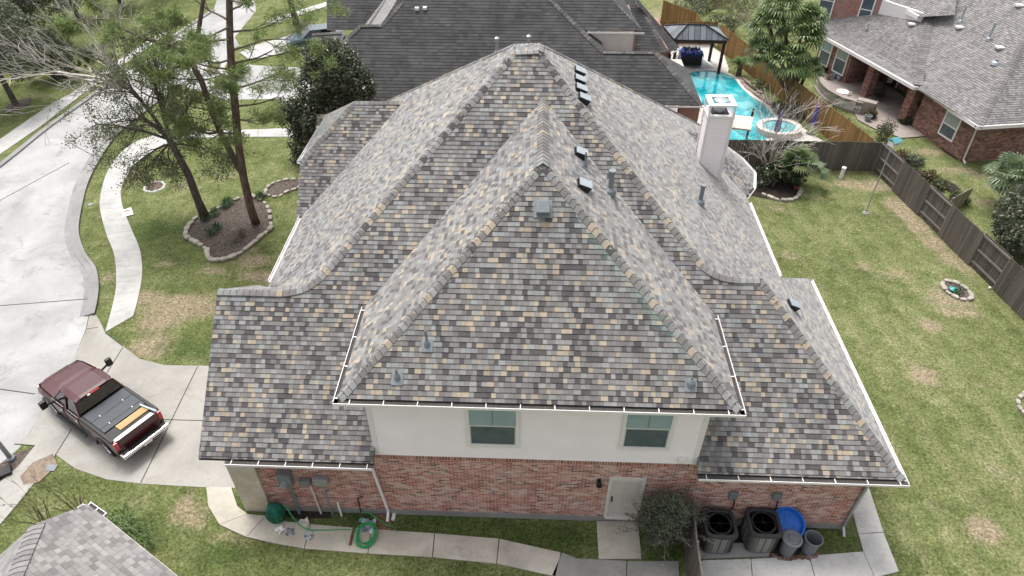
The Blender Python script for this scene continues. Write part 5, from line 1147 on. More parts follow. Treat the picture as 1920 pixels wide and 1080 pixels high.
# ------------------------------------------------------------------ pool area
sheet('pool_deck', [(1235,95),(1260,70),(1330,85),(1358,105),(1366,130),(1362,148),(1395,160),(1440,200),(1480,222),(1525,255),(1560,275),(1330,300),(1180,300),(1180,200)], M['deck'], .05)
poolpx = smooth([(1284,142),(1300,135),(1330,134),(1358,139),(1380,150),(1394,168),(1412,184),(1436,200),(1452,218),(1462,238),(1452,262),(1400,272),(1340,272),(1320,250),(1318,215),(1305,180),(1284,142)], 3)
sheet('pool_water', poolpx, M['water'], .075); o = strip(G2(poolpx), .28, .05, .13, closed=False).build('pool_coping', M['deck']); o['kind'] = 'structure'
sp = Z(1458, 248); mb = MB(); mb.lathe([(1.30, 0), (1.30, .38), (.95, .38), (.95, .28)], (sp.x, sp.y, .05), 26, sx=1.05, sy=.85); o = mb.build('spa_wall', M['deck'], origin=(sp.x, sp.y, 0)); tag(o, 'raised round white spa beside the pool', 'spa')
mb = MB(); mb.lathe([(.96, .3), (0, .3)], (sp.x, sp.y, .05), 26, sx=1.05, sy=.85); mb.build('spa_water', plain('spa water', (.16, .42, .46), .2, var=.2, sc=4), o)
# flat beige square parasol on a dark post
c_ = Z(1399, 262); zt = 2.1; q = [Z(1352, 213, zt), Z(1412, 219, zt), Z(1408, 243, zt), Z(1348, 236, zt)]; e_ = empty('parasol', (c_.x, c_.y, 0), 'flat square beige parasol on a dark post over the near pool edge', 'parasol')
mb = MB(); mb.slab(q, .1); mb.build('canopy', plain('beige canvas', (.56, .47, .40), .85), e_); MB().tube([(c_.x, c_.y, 0), (c_.x, c_.y, 2.0)], .07, 8).build('pole', M['post'], e_)
# gazebo
gz = [Z(1265, 74, 2.5), Z(1367, 76, 2.5), Z(1346, 50, 2.5), Z(1243, 48, 2.5)]; gc = sum(gz, Vector())/4; e_ = empty('gazebo', (gc.x, gc.y, 0), 'hipped grey metal roof gazebo on dark brown posts beyond the pool', 'gazebo')
ra, rb = Z(1290, 46, 3.3), Z(1323, 47, 3.3); mb = MB(); mb.poly([gz[0], gz[1], rb, ra]); mb.poly([gz[1], gz[2], rb]); mb.poly([gz[2], gz[3], ra, rb]); mb.poly([gz[3], gz[0], ra]); mb.build('metal_roof', M['metalroof'], e_)
mb = MB()
for a, b in ((gz[0], ra), (gz[1], rb), (gz[2], rb), (gz[3], ra), (ra, rb)): mb.tube([a+Vector((0, 0, .02)), b+Vector((0, 0, .02))], .05, 5)
mb.build('ridge_trim', M['dark'], e_)
mb = MB()
for i in range(4): a, b = gz[i].lerp(gc, .07), gz[(i+1) % 4].lerp(gc, .07); d = b-a; c2 = (a+b)/2; mb.box((c2.x, c2.y, 2.36), (d.length, .12, .2), rz=atan2(d.y, d.x))
mb.build('beam', M['post'], e_)
for i in range(4): a = gz[i].lerp(gc, .12); mb = MB(); mb.b2(a.x-.09, a.x+.09, a.y-.09, a.y+.09, 0, 2.36); mb.build('post', M['post'], e_)
sheet('gazebo_mat', [(1255,118),(1300,129),(1338,130),(1312,106),(1265,104)], M['grey'], .062)
tb = [Z(1273, 122), Z(1316, 125)]; c_ = (tb[0]+tb[1])/2+Vector((0, .55, 0)); e_ = empty('hot_tub', (c_.x, c_.y, 0), 'dark sided box heaped with a blue tarp beneath the gazebo', 'hot tub')
mb = MB(); mb.rbox((c_.x, c_.y, .45), (1.55, 1.15, .85), .04); mb.build('cabinet', M['dark'], e_)
bm = bmesh.new(); bmesh.ops.create_grid(bm, x_segments=22, y_segments=16, size=1)
for v in bm.verts: x, y = v.co.x, v.co.y; v.co = Vector((x*.84, y*.64, .92+.1*sin(x*7+y*3)*cos(y*6)+.05*sin(x*17)-.3*max(0, abs(x)-.88)*3-.3*max(0, abs(y)-.86)*3))
mb = MB(); mb.bm(bm, (c_.x, c_.y, 0)); mb.build('tarp', M['bluetarp'], e_, smooth=True)
mb = MB()
for k in range(9): mb.rbox((c_.x-.5+k*.12, c_.y+random.uniform(-.1, .3), 1.06), (.18, .2, .12), .04, M=Matrix.Rotation(random.random()*3, 3, 'Z'))
mb.build('bundle', M['black'], e_)
# folded umbrellas
def umb(px, py, h, mat, label, tilt=0):
    b = Z(px, py, 0); e_ = empty('folded_umbrella', (b.x, b.y, 0), label, 'umbrella'); o = MB(); o.tube([b, b+Vector((tilt, 0, h))], .025, 8); o.build('pole', M['offwhite'], e_)
    mb = MB(); n = 14; prof = [(.03, h), (.10, h-.15), (.15, h-.6), (.19, h-1.15), (.15, h-1.35)]; P = []
    for r, z in prof: P.append([b+Vector((tilt*z/h+cos(2*pi*k/n)*r*(1 if k % 2 else .6), sin(2*pi*k/n)*r*(1 if k % 2 else .6), z)) for k in range(n)])
    for i in range(len(P)-1):
        for k in range(n): mb.poly([P[i+1][k], P[i+1][(k+1) % n], P[i][(k+1) % n], P[i][k]])
    mb.build('canopy', M[mat], e_); bs = MB(); bs.lathe([(.25, 0), (.25, .07), (.05, .1)], b, 14); bs.build('base', M['dark'], e_)
umb(1518, 252, 2.0, 'purple', 'folded purple umbrella on the planted side of the spa, nearer the orange fence'); umb(1450, 268, 2.1, 'purple', 'folded purple umbrella standing at the near rim of the spa'); umb(1287, 240, 1.3, 'redcanvas', 'folded faded red umbrella between the brick columns of the rear porch')
# patio of the right house
sheet('patio', [(1536,128),(1600,150),(1645,150),(1740,215),(1752,248),(1745,256),(1690,260),(1640,243),(1608,226),(1598,206),(1570,196),(1545,180),(1530,158)], M['patio'], .06)
wl2 = [Z(*p) for p in smooth([(1530,165),(1546,186),(1575,203),(1612,214)], 5)]; e_ = empty('patio_wall', wl2[0]*1.0, 'low curved stone balustrade wall around the patio edge', 'wall')
mb = MB(); P2 = [(p.x, p.y) for p in wl2]; strip(P2, .35, .72, .82, mb); strip(P2, .3, 0, .14, mb); mb.build('coping', M['patio'], e_); mb = MB()
for i in range(0, len(wl2)-1):
    for t in (0, .5): p = wl2[i].lerp(wl2[i+1], t); mb.lathe([(.07, .14), (.05, .25), (.09, .42), (.04, .6), (.07, .72)], p, 8)
mb.build('balusters', M['offwhite'], e_)
c_ = Z(1618, 213); mb = MB(); mb.rbox((c_.x, c_.y, .45), (1.2, .5, .9), .03, M=Matrix.Rotation(-.6, 3, 'Z')); o = mb.build('patio_pier', M['patio'], origin=(c_.x, c_.y, 0)); tag(o, 'low stone pier at the end of the curved patio wall', 'pier')
c_ = Z(1574, 189); e_ = empty('fire_table', (c_.x, c_.y, 0), 'dark edged patio table with a round white top', 'table'); mb = MB(); mb.lathe([(.3, 0), (.3, .5), (.62, .55), (.62, .62), (0, .62)], c_, 8); mb.build('base', M['rock2'], e_); MB().lathe([(.40, .63), (.40, .67), (0, .67)], c_, 20).build('top', M['white'], e_)
for px, py, r, h, mt, lab in [(1536,142,.2,.4,'grey','small grey pot at the left end of the patio'),(1545,137,.22,.45,'dark','dark round pot on the patio near the first window'),(1552,150,.18,.35,'rock2','brown pot in front of the patio windows'),(1562,148,.2,.4,'galv','grey patio jar beside the big window'),(1571,152,.18,.35,'galv','silvery jar just right of the grey patio jar'),(1579,151,.15,.22,'white','low white pot by the patio corner'),(1541,160,.16,.3,'white','white pot beside the curved patio wall'),(1625,228,.22,.4,'grey','grey planter pot on the lawn edge of the patio'),(1735,228,.2,.35,'white','white pot at the wall end of the patio'),(1491,357,.19,.34,'pot','dark red terracotta pot in the palm planting')]:
    c_ = Z(px, py); mb = MB(); mb.lathe([(r*.6, 0), (r*.95, h*.7), (r, h), (r*.82, h), (r*.75, h*.75), (0, h*.75)], (c_.x, c_.y, .03), 14); o = mb.build('plant_pot', M[mt], origin=(c_.x, c_.y, 0)); tag(o, lab, 'pot')
for px, py, h, lab in [(1643,190,.9,'dark patio chair behind the first column'),(1665,170,.8,'dark chair deep under the patio roof')]:
    c_ = Z(px, py); e_ = empty('patio_chair', (c_.x, c_.y, 0), lab, 'chair'); MB().rbox((c_.x, c_.y, .42), (.5, .5, .06), .02).build('seat', M['dark'], e_); MB().rbox((c_.x+.22, c_.y, .7), (.05, .5, .5), .02).build('backrest', M['dark'], e_)
    for sx in (-.2, .2):
        for sy in (-.2, .2): MB().tube([(c_.x+sx, c_.y+sy, 0), (c_.x+sx, c_.y+sy, .42)], .02, 6).build('leg', M['dark'], e_)
# ------------------------------------------------------------------ back-yard things
b = Z(1623, 399); e_ = empty('bird_house', (b.x, b.y, 0), 'white and teal bird house on a tall thin pole in the back lawn', 'bird house'); top = Vector((b.x+.05, b.y+.35, 3.75)); pp = Yp(1676, 268, b.y+.3)
MB().tube([b, Yp(1668, 285, b.y+.2), pp+Vector((0, 0, -.1))], [.03, .028, .028], 8).build('pole', M['galv'], e_)
mb = MB(); R_ = Matrix.Rotation(.5, 3, 'Z'); mb.rbox(pp, (.46, .34, .26), .01, M=R_); bx_ = mb.build('house_box', M['white'], e_); mb = MB()
for k in range(3): q = pp+R_ @ Vector((-.14+.14*k, -.172, -.02)); mb.box(q, (.06, .01, .07), M=R_)
mb.build('entrance_holes', M['black'], bx_); mb = MB(); v_ = [pp+R_ @ Vector(q) for q in ((-.28,-.24,.12),(.28,-.24,.12),(.28,0,.27),(-.28,0,.27),(.28,.24,.12),(-.28,.24,.12))]
mb.slab([v_[0], v_[1], v_[2], v_[3]], .02); mb.slab([v_[3], v_[2], v_[4], v_[5]], .02); mb.build('roof', plain('teal roof', (.10, .30, .33), .35), e_)
MB().lathe([(.16, 0), (.16, .02), (0, .02)], b, 12).build('base', M['curb'], e_)
b = Z(1576, 334); t_ = Yp(1579, 318, b.y); mb = MB(); mb.tube([b, b+Vector((.0, 0, .62))], .10, 14); o = mb.build('standpipe', M['white'], origin=(b.x, b.y, 0)); tag(o, 'short upright white plastic pipe standing on the back lawn', 'pipe'); MB().lathe([(.12, .6), (.12, .68), (0, .7)], b, 14).build('cap', M['white'], o)
for px, py, lab in ((1600, 316, 'small white ball in the grass at the foot of the back fence'), (1855, 541, 'small white scrap lying on the grass by the side fence')):
    b = Z(px, py); bm = bmesh.new(); bmesh.ops.create_icosphere(bm, subdivisions=2, radius=.06); mb = MB(); mb.bm(bm, (b.x, b.y, .05)); o = mb.build('ball', M['white'], origin=(b.x, b.y, 0)); tag(o, lab, 'ball')
b = Z(1624, 318); bm = bmesh.new(); bmesh.ops.create_icosphere(bm, subdivisions=2, radius=.09); mb = MB(); mb.bm(bm, (b.x, b.y, .08)); o = mb.build('ball', M['redmetal'], origin=(b.x, b.y, 0)); tag(o, 'small red ball near the back fence corner', 'ball')
# ------------------------------------------------------------------ things by the street
b = Z(290, 350); e_ = empty('manhole', (b.x, b.y, 0), 'round iron manhole cover in a pale concrete ring on the front lawn', 'manhole'); MB().lathe([(.60, 0), (.58, .03), (.43, .035)], b, 28).build('ring', M['pave'], e_); MB().lathe([(.44, .03), (.44, .045), (0, .045)], b, 28).build('cover', M['pinebark'], e_)
q = [Z(229, 396), Z(246, 390), Z(251, 403), Z(233, 408)]; mb = MB(); mb.prism([(p.x, p.y) for p in q], .035, .05); o = mb.build('yard_sign', M['white'], origin=(q[0].x, q[0].y, 0)); tag(o, 'white yard sign lying flat beside the sidewalk', 'sign')
def onq(u, v): a = q[0].lerp(q[1], u); b = q[3].lerp(q[2], u); return a.lerp(b, v)
mb = MB(); P = [onq(u, v) for u, v in ((.2,.2),(.8,.2),(.8,.38),(.2,.38))]; mb.prism([(p.x, p.y) for p in P], .05, .053); P = [onq(u, v) for u, v in ((.3,.45),(.7,.45),(.7,.52),(.3,.52))]; mb.prism([(p.x, p.y) for p in P], .05, .053); mb.build('red_lettering', M['redmetal'], o)
mb = MB(); P = [onq(u, v) for u, v in ((.15,.68),(.85,.68),(.85,.8),(.15,.8))]; mb.prism([(p.x, p.y) for p in P], .05, .053); mb.build('dark_lettering', M['grey'], o)
b = Z(170, 384); MBo = MB().lathe([(.12, .0), (.12, .03), (0, .03)], b, 12); o = MBo.build('valve_cover', M['grey'], origin=(b.x, b.y, 0)); tag(o, 'small round grey valve cover in the kerbside grass', 'cover')
b = Z(22, 862); e_ = empty('street_lamp', (b.x, b.y, 0), 'grey metal street pole at the lower left corner by the storm drain', 'pole'); MB().tube([b, b+Vector((0, 0, 6))], [.075, .06], 10).build('pole', M['grey'], e_); MB().lathe([(.14, 0), (.14, .12), (.08, .16)], b, 10).build('base', M['grey'], e_)
mb = MB(); mb.rbox((*Z(5, 890)[:2], .1), (.6, .4, .14), .03, M=Matrix.Rotation(.6, 3, 'Z')); o = mb.build('drain_inlet', M['black'], origin=Z(5, 890)); tag(o, 'dark storm drain inlet at the lower left edge', 'drain')
b = Z(53, 893, 0); b = Z(52, 879); mb = MB(); mb.rbox((Z(53, 881).x+.1, Z(53, 881).y-.2, .02), (.3, .22, .05), .015); b = Z(97, 878); o = MB().rbox((b.x, b.y, .02), (.34, .26, .05), .015).build('meter_cover', M['pipegrey'], origin=(b.x, b.y, 0)); tag(o, 'grey water meter cover in the grass below the driveway', 'cover')
b = Z(444, 145); e_ = empty('red_sign', (b.x, b.y, 0), 'small red sign on a red post beside the rear driveway', 'sign'); MB().tube([b, b+Vector((0, 0, 1.1))], .04, 8).build('post', M['redmetal'], e_); MB().rbox(b+Vector((.05, 0, 1.2)), (.3, .08, .5), .03).build('board', M['redmetal'], e_)
# ------------------------------------------------------------------ vehicles
def loft(secs, mb, m=0):     # list of (x, [(y,z)...]) rings, closed
    P = [[Vector((x, y, z)) for y, z in r] for x, r in secs]; n = len(P[0])
    for i in range(len(P)-1):
        for k in range(n): mb.poly([P[i][k], P[i][(k+1) % n], P[i+1][(k+1) % n], P[i+1][k]], m=m)
    mb.poly(P[0][::-1], m=m); mb.poly(P[-1], m=m)
def ring(w, z0, z1, c=.12, crown=.0):  # half-width w
    return [(-w*.94, z0), (w*.94, z0), (w, z0+.15), (w, z1-c), (w-c*.8, z1), (w*.4, z1+crown), (-w*.4, z1+crown), (-w+c*.8, z1), (-w, z1-c), (-w, z0+.15)]
def wheel(e_, x, y, r=.40, w=.27):
    o = MB(); s = 1 if y > 0 else -1; n = 24
    def cyl(mb, prof):
        P = [[Vector((x+cos(2*pi*k/n)*rr, y+yy*s, r+sin(2*pi*k/n)*rr)) for k in range(n)] for rr, yy in prof]
        for i in range(len(P)-1):
            for k in range(n): mb.poly([P[i][k], P[i][(k+1) % n], P[i+1][(k+1) % n], P[i+1][k]])
        return mb
    cyl(o, [(r*.6, -w), (r*.95, -w), (r, -w*.8), (r, -w*.2), (r*.94, 0), (r*.64, .01)]); wo = o.build('wheel', M['tyre'], e_, local=True)
    q = MB(); cyl(q, [(r*.64, .0), (r*.6, -.03), (r*.2, -.01), (r*.16, .02), (0.01, .02)]); q.build('rim', M['chrome'], wo, local=True); return wo
def pickup(loc, rz, sc=.95):
    e_ = empty('pickup_truck', (0, 0, 0), 'maroon crew cab pickup truck with dark bed cover parked across the driveway', 'truck')
    def B(name, mb, mat, p=None, sm=False): return mb.build(name, M[mat], p or e_, local=True, smooth=sm)
    W_ = .96
    mb = MB(); loft([(-2.62, ring(W_*.97, .55, 1.26, .06)), (-2.5, ring(W_, .5, 1.28, .06)), (-.62, ring(W_, .48, 1.28, .06)), (-.6, ring(W_, .48, 1.18, .1)), (1.0, ring(W_, .48, 1.18, .1)), (1.35, ring(W_, .5, 1.20, .16, .03)), (2.15, ring(W_*.98, .52, 1.14, .2, .05)), (2.55, ring(W_*.93, .55, 1.05, .2, .04)), (2.68, ring(W_*.85, .6, .95, .12))], mb)
    B('body', mb, 'maroon2')
    mb = MB(); loft([(1.22, ring(W_*.93, 1.10, 1.235, .05, .03)), (1.6, ring(W_*.92, 1.08, 1.235, .08, .045)), (2.2, ring(W_*.88, 1.0, 1.18, .08, .045)), (2.5, ring(W_*.8, .95, 1.09, .08, .03))], mb); hood = B('hood', mb, 'maroon')
    mb = MB()
    for y in (-.34, .34): mb.box((1.85, y, 1.245), (1.0, .05, .03), M=Matrix.Rotation(.04, 3, 'Y'))
    B('hood_crease', mb, 'maroon', hood)
    # greenhouse: glass box, pillars, roof
    g = MB(); bl = [(-.60, .86), (.98, .86)]
    lo = [(-.58, -.88, 1.17), (1.28, -.86, 1.17), (1.28, .86, 1.17), (-.58, .88, 1.17)]; hi = [(-.34, -.70, 1.80), (.66, -.68, 1.80), (.66, .68, 1.80), (-.34, .70, 1.80)]
    for i in range(4): j = (i+1) % 4; g.poly([lo[i], lo[j], hi[j], hi[i]])
    B('cab_glass', g, 'truckglass')
    rf_ = MB(); loft([(-.44, [(-.69, 1.80), (.69, 1.80), (.70, 1.84), (.5, 1.893), (-.5, 1.893), (-.70, 1.84)]), (-.3, [(-.73, 1.79), (.73, 1.79), (.72, 1.86), (.5, 1.905), (-.5, 1.905), (-.72, 1.86)]), (.45, [(-.72, 1.79), (.72, 1.79), (.71, 1.86), (.5, 1.91), (-.5, 1.91), (-.71, 1.86)]), (.72, [(-.68, 1.77), (.68, 1.77), (.67, 1.80), (.5, 1.84), (-.5, 1.84), (-.67, 1.80)])], rf_); rfo = B('roof', rf_, 'maroon')
    rb_ = MB()
    for y in (-.42, -.21, 0, .21, .42): rb_.box((.07, y, 1.908), (.72, .025, .012))
    B('roof_rib', rb_, 'maroon2', rfo)
    pl = MB()
    for s in (-1, 1):
        for (a, b) in (((-.58, .885, 1.17), (-.34, .71, 1.80)), ((.36, .885, 1.17), (.26, .71, 1.80)), ((1.28, .87, 1.17), (.66, .69, 1.80))): pl.tube([(a[0], a[1]*s, a[2]), (b[0], b[1]*s, b[2])], .045, 4)
    B('pillar', pl, 'maroon')
    for s in (-1, 1):
        for x0 in (-.45, .52):
            d = MB(); d.rbox((x0+.38, s*(W_+.005), .86), (.80, .03, .58), .01); dd = B('door', d, 'maroon2'); h = MB(); h.rbox((x0+.08, s*(W_+.03), 1.04), (.16, .03, .035), .01); B('handle', h, 'chrome', dd)
            c = MB(); c.box((x0+.40, s*.905, 1.185), (.78, .012, .02)); B('window_trim', c, 'chrome', dd)
        st2 = MB(); st2.rbox((.3, s*(W_+.08), .42), (1.9, .16, .06), .02); B('running_board', st2, 'dark')
        mr = MB(); mr.tube([(1.0, s*.92, 1.22), (1.0, s*1.18, 1.30)], .04, 6); mr.rbox((1.0, s*1.30, 1.38), (.14, .24, .34), .04); B('mirror', mr, 'black')
        for x in (-1.75, 1.72):
            wheel(e_, x, s*(W_-.02)); fl_ = MB(); P = [(x+cos(t)*.50, s*(W_+.012), .40+sin(t)*.50) for t in np.linspace(-.1, pi+.1, 14)]; fl_.tube(P, .045, 5); B('wheel_arch', fl_, 'black')
        tl = MB(); tl.rbox((-2.60, s*.86, 1.05), (.14, .16, .36), .03); B('tail_light', tl, 'taillight')
        hl = MB(); hl.rbox((2.60, s*.68, .86), (.12, .3, .2), .03); B('headlight', hl, 'chrome')
    # bed: rails, tonneau, open rear gap with plywood, tailgate
    tn = MB()
    for x0, x1 in ((-1.20, -.64), (-1.74, -1.215), (-2.0, -1.755)): tn.rbox(((x0+x1)/2, 0, 1.315), (x1-x0, 1.62, .05), .012)
    to = B('bed_cover', tn, 'tonneau'); cl_ = MB()
    for x in (-1.18, -1.76):
        for y in (-.45, .45): cl_.box((x, y, 1.345), (.08, .03, .015))
    B('cover_clip', cl_, 'chrome', to)
    br = MB()
    for s in (-1, 1): br.rbox((-1.6, s*.88, 1.30), (1.95, .12, .05), .015)
    B('bed_rail', br, 'black')
    MB().b2(-2.46, -2.02, -.80, .80, 1.275, 1.29).build('bed_liner', M['black'], e_, local=True)
    w_ = MB(); w_.b2(-2.36, -2.06, -.76, .42, 1.29, 1.335); B('plywood', w_, 'plank')
    tb_ = MB(); tb_.tube([(-1.95, -.66, 1.36), (-2.75, -.80, 1.38)], .05, 6); B('metal_ramp', tb_, 'galv')
    tg = MB(); tg.rbox((-2.60, 0, .98), (.10, 1.52, .56), .03); tgo = B('tailgate', tg, 'maroon'); t2 = MB(); t2.b2(-2.66, -2.50, -.74, .74, 1.265, 1.29); B('tailgate_cap', t2, 'chrome', tgo)
    rw = MB(); rw.b2(-.62, -.60, -.45, .45, 1.3, 1.31); 
    bl_ = MB(); bl_.box((-.47, 0, 1.85), (.05, .34, .04)); B('cargo_lamp', bl_, 'taillight'); bw = MB(); bw.box((-.47, .23, 1.85), (.05, .1, .035)); B('lamp_lens', bw, 'white')
    bp = MB(); bp.rbox((-2.80, 0, .62), (.26, 1.86, .18), .05); bpo = B('rear_bumper', bp, 'chrome'); s3 = MB(); s3.b2(-2.90, -2.68, -.62, .62, .705, .72); B('bumper_step', s3, 'black', bpo)
    np_ = MB(); np_.box((-2.94, 0, .60), (.01, .32, .16)); B('number_plate', np_, 'white', bpo); ht = MB(); ht.tube([(-2.85, 0, .48), (-3.08, 0, .48)], .04, 6); B('tow_hitch', ht, 'black', bpo)
    fb_ = MB(); fb_.rbox((2.74, 0, .60), (.2, 1.8, .22), .06); B('front_bumper', fb_, 'chrome'); gr2 = MB(); gr2.rbox((2.69, 0, .86), (.06, 1.0, .24), .02); B('grille', gr2, 'black')
    e_.location = loc; e_.rotation_euler.z = rz; e_.scale = (sc, sc, sc); return e_
pickup((-15.45, 15.5, .012), radians(149))
def car(loc, rz, label, mat):
    e_ = empty('parked_car', (0, 0, 0), label, 'car'); mb = MB()
    loft([(-2.2, ring(.8, .4, .85, .1)), (-2.05, ring(.88, .3, .95, .12)), (-.9, ring(.9, .28, .98, .12)), (.9, ring(.9, .28, .96, .12)), (1.9, ring(.86, .3, .82, .15, .03)), (2.2, ring(.75, .4, .65, .1))], mb); mb.build('body', M[mat], e_, local=True)
    g = MB(); lo = [(-1.6, -.80, .95), (1.0, -.80, .95), (1.0, .80, .95), (-1.6, .80, .95)]; hi = [(-1.0, -.6, 1.42), (.35, -.6, 1.42), (.35, .6, 1.42), (-1.0, .6, 1.42)]
    for i in range(4): j = (i+1) % 4; g.poly([lo[i], lo[j], hi[j], hi[i]])
    g.build('cabin_glass', M['truckglass'], e_, local=True); r_ = MB(); r_.rbox((-.33, 0, 1.43), (1.42, 1.24, .05), .02); r_.build('roof', M[mat], e_, local=True)
    for x in (-1.35, 1.35):
        for s in (-1, 1): wheel(e_, x, s*.88, .32, .2)
    e_.location = loc; e_.rotation_euler.z = rz
M['carblue'] = plain('dark blue grey paint', (.06, .10, .12), .25, .3, coat=.7)
b = Z(578, 92); car((b.x+.6, b.y+.4, .08), radians(200), 'dark blue grey car parked on the drive beside the charcoal roofed house', 'carblue')
# ------------------------------------------------------------------ things beside the front wall
def ac(loc):
    e_ = empty('air_conditioner', (0, 0, 0), 'x', 'air conditioner', 'air conditioners beside the brick wall'); n = 40
    def sq(r, z, p=5.): return [Vector((r*math.copysign(abs(cos(t))**(2/p), cos(t)), r*math.copysign(abs(sin(t))**(2/p), sin(t)), z)) for t in [2*pi*k/n for k in range(n)]]
    def skin(rings, mb):
        for i in range(len(rings)-1):
            for k in range(n): mb.poly([rings[i][k], rings[i][(k+1) % n], rings[i+1][(k+1) % n], rings[i+1][k]])
    mb = MB(); skin([sq(.46, .06), sq(.46, .92)], mb); c = mb.build('casing', M['ac'], e_, local=True); mb = MB()
    P = sq(.462, 0); N_ = 48
    for k in range(N_):
        t = 2*pi*k/N_; x = .466*math.copysign(abs(cos(t))**.4, cos(t)); y = .466*math.copysign(abs(sin(t))**.4, sin(t)); mb.box((x, y, .49), (.014, .014, .84), rz=t)
    mb.build('louvre', M['acdark'], c, local=True)
    mb = MB(); skin([sq(.50, .90), sq(.51, .95), sq(.485, 1.0), sq(.40, 1.01), sq(.38, .97), sq(.37, .80)], mb); mb.build('top_cover', M['acdark'], e_, local=True)
    mb = MB(); mb.lathe([(.37, .80), (0, .80)], n=24); mb.build('fan_well', M['black'], e_, local=True)
    mb = MB(); mb.lathe([(.07, .86), (.07, .90), (0, .905)], n=14); f = mb.build('fan_hub', M['galv'], e_, local=True); mb = MB()
    for k in range(5):
        t = 2*pi*k/5; R = Matrix.Rotation(t, 3, 'Z') @ Matrix.Rotation(.35, 3, 'X'); q = [Vector((.06, -.05, 0)), Vector((.34, -.12, 0)), Vector((.34, .10, 0)), Vector((.06, .05, 0))]; mb.poly([R @ p+Vector((0, 0, .86)) for p in q])
    mb.build('fan_blade', M['dark'], e_, local=True); mb = MB()
    for r in (.10, .17, .24, .31, .37): mb.lathe([(r-.003, .965), (r+.003, .965)], n=28)
    for k in range(4): a = pi*k/4; mb.tube([(-cos(a)*.38, -sin(a)*.38, .967), (cos(a)*.38, sin(a)*.38, .967)], .004, 3)
    mb.build('fan_guard', M['dark'], e_, local=True); e_.location = loc; return e_
a1_ = ac((5.86, 11.38, .10)); a1_['label'] = 'left air conditioner, next to the dark wooden screen'; a2_ = dup(a1_, None, (7.20, 11.46, .10), 0, 'right air conditioner, next to the blue tub and grey bins')
b = (8.03, 11.12); e_ = empty('rubbish_bin', (*b, 0), 'grey round bin with its lid on, beside the right air conditioner', 'bin'); MB().lathe([(.20, 0), (.25, .68), (.28, .70), (.28, .74), (0, .74)], (*b, .03), 26).build('bin_body', M['bin'], e_)
MB().lathe([(.30, .74), (.30, .78), (.24, .80), (.20, .77), (.12, .77), (.10, .81), (0, .81)], (*b, .035), 26).build('lid', M['bin'], e_)
b = (8.72, 11.2); e_ = empty('rubbish_bin', (*b, 0), 'grey round open bin without a lid, rightmost by the brick wall', 'bin'); MB().lathe([(0, 0), (.20, 0), (.25, .66), (.275, .66), (.275, .70), (.24, .70), (.19, .05), (0, .05)], (*b, .03), 26).build('bin_body', M['bin'], e_)
bm = bmesh.new(); mb = MB(); bo = empty('plastic_tub', (7.98, 11.7, 0), 'shallow round bright blue tub leaning on the brick wall', 'tub'); tmp = MB(); tmp.lathe([(0, 0), (.40, 0), (.46, .13), (.49, .13), (.49, .16), (.44, .16), (.39, .03), (0, .03)], n=32)
R = Matrix.Rotation(radians(22), 3, 'X'); tmp.v = [tuple(R @ Vector(p)+Vector((8.02, 11.62, .78))) for p in tmp.v]; tmp.build('tub', M['blue'], bo); tm = MB(); tm.tube([(8.0, 11.75, .0), (8.0, 11.7, .72)], .22, 14); tm.build('stand', M['dark'], bo)
mb = MB(); 
for k in range(5): mb.rbox((7.9+k*.2, 10.98+.03*(k % 2), .035), (.18, .09, .055), .006, M=Matrix.Rotation(random.uniform(-.3, .3), 3, 'Z'))
for i, (x, y) in enumerate([(7.80, 10.88), (8.02, 10.86), (8.22, 10.9), (8.42, 10.93), (8.62, 10.92), (7.62, 10.98), (8.85, 10.98), (8.95, 11.1)]):
    o = MB().rbox((x, y, .035), (.2, .1, .06), .006, M=Matrix.Rotation(random.uniform(-.5, .5), 3, 'Z')).build('loose_brick', M['brick2'], origin=(x, y, 0)); tag(o, 'loose brick on the ground at the foot of the grey bins', 'brick', 'loose bricks under the bins')
# green cover, hose, litter
bm = bmesh.new(); bmesh.ops.create_icosphere(bm, subdivisions=4, radius=1)
for v in bm.verts:
    a = atan2(v.co.y, v.co.x); f = 1+.10*sin(a*9+v.co.z*2)*(1-max(0, v.co.z)); x, y, z = v.co; v.co = Vector((math.copysign(abs(x)**.6, x)*.26*f, math.copysign(abs(y)**.6, y)*.22*f, (z*.5+.5)*.85+.02*sin(a*5)))
mb = MB(); mb.bm(bm, (-7.92, 11.62, .0)); o = mb.build('draped_cover', M['greentarp'], origin=(-7.92, 11.62, 0), smooth=True); tag(o, 'dark green fabric cover draped over a box by the stone corner', 'cover')
def litter(x, y, s, mat, lab, z=.03):
    bm = bmesh.new(); bmesh.ops.create_grid(bm, x_segments=6, y_segments=6, size=s)
    for v in bm.verts: v.co.z = .06*sin(v.co.x*23+x*5)*cos(v.co.y*19)+.05; v.co.x *= 1+.2*sin(v.co.y*30)
    mb = MB(); mb.bm(bm, (x, y, z), Matrix.Rotation(random.random()*3, 3, 'Z')); o = mb.build('litter', mat, origin=(x, y, 0)); tag(o, lab, 'litter')
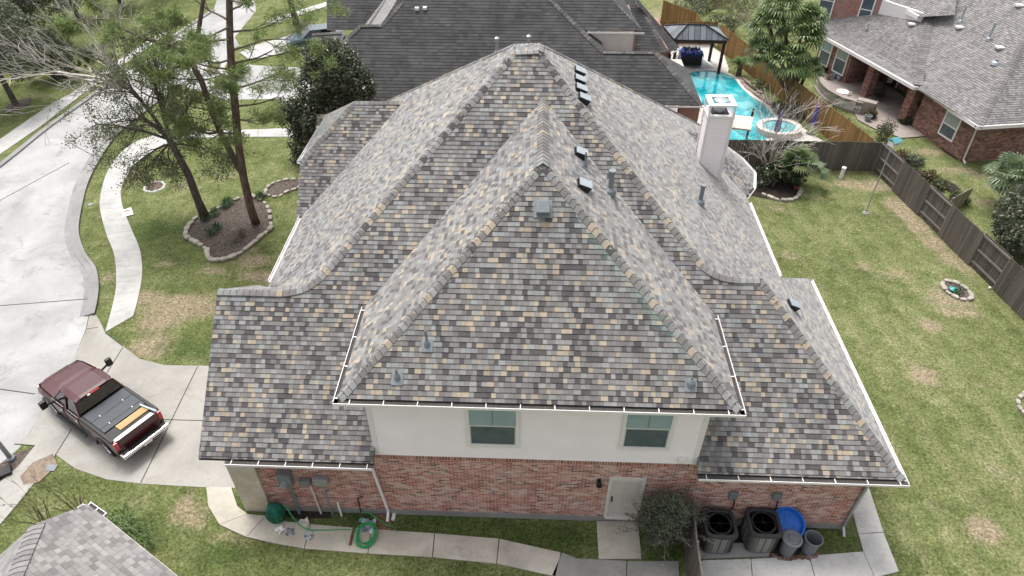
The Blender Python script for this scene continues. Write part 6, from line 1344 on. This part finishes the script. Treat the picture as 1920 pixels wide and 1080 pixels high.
litter(-7.75, 11.25, .12, M['white'], 'crumpled white plastic at the foot of the green cover'); litter(-7.05, 11.5, .16, M['offwhite'], 'cream plastic bag crumpled by the meter conduit'); litter(-6.78, 11.1, .13, M['galv'], 'pale blue plastic scrap beside the walkway'); litter(-5.0, 11.5, .22, M['galv'], 'grey plastic sheet beneath the hose coil'); litter(-7.4, 11.2, .12, M['grey'], 'grey plastic scrap right of the green cover')
hp = []
for k in range(150):
    t = k/150*2*pi*7; r = .36+.05*sin(t*.37); hp.append(Vector((-4.98+cos(t)*r*.78+.04*sin(t*.2), 11.15+sin(t)*r*1.0-.04*cos(t*.31), .05+.14*abs(sin(t*.5+.8))*(.5+.5*sin(t*.11))+k*.0006)))
mb = MB(); mb.tube(smooth([(-7.6, 11.75, .75), (-7.3, 11.5, .3), (-6.9, 11.3, .1), (-6.3, 11.3, .06), (-5.6, 11.35, .05), (-5.3, 11.3, .06)]), .018, 6); mb.tube(hp, .016, 6); mb.tube(smooth([(-5.2, 11.85, .3), (-4.9, 11.75, .3), (-4.5, 11.6, .08), (-4.2, 11.5, .04)]), .018, 6)
o = mb.build('garden_hose', M['green'], origin=(-5, 11.2, 0)); tag(o, 'bright green garden hose coiled on the edge of the walkway', 'hose')
o = MB().rbox((-5.42, 11.12, .03), (.1, .6, .05), .01).build('timber_offcut', M['pot'], origin=(-5.42, 11.12, 0)); tag(o, 'reddish timber offcut lying beside the hose coil', 'timber')
b = Z(678, 976); o = MB().lathe([(.06, 0), (.085, .03), (.07, .05), (0, .04)], b, 14).build('cleanout_lid', plain('teal cap', (.08, .4, .32), .4), origin=(b.x, b.y, 0)); tag(o, 'small round teal drain cap in the grass strip', 'cap')
b = Z(738, 971); mb = MB(); mb.tube([b+Vector((0, .12, .04)), b+Vector((0, -.1, .05))], .06, 10); o = mb.build('drain_pipe', M['white'], origin=(b.x, b.y, 0)); tag(o, 'short white pipe end lying right of the left downspout', 'pipe')
for x, y in ((9.95, 11.9),): o = MB().rbox((x-.9, y-.2, .06), (.2, .14, .1), .03).build('stone_block', M['rock'], origin=(x-.9, y-.2, 0)); tag(o, 'pale stone near the right downspout in the grass', 'stone')
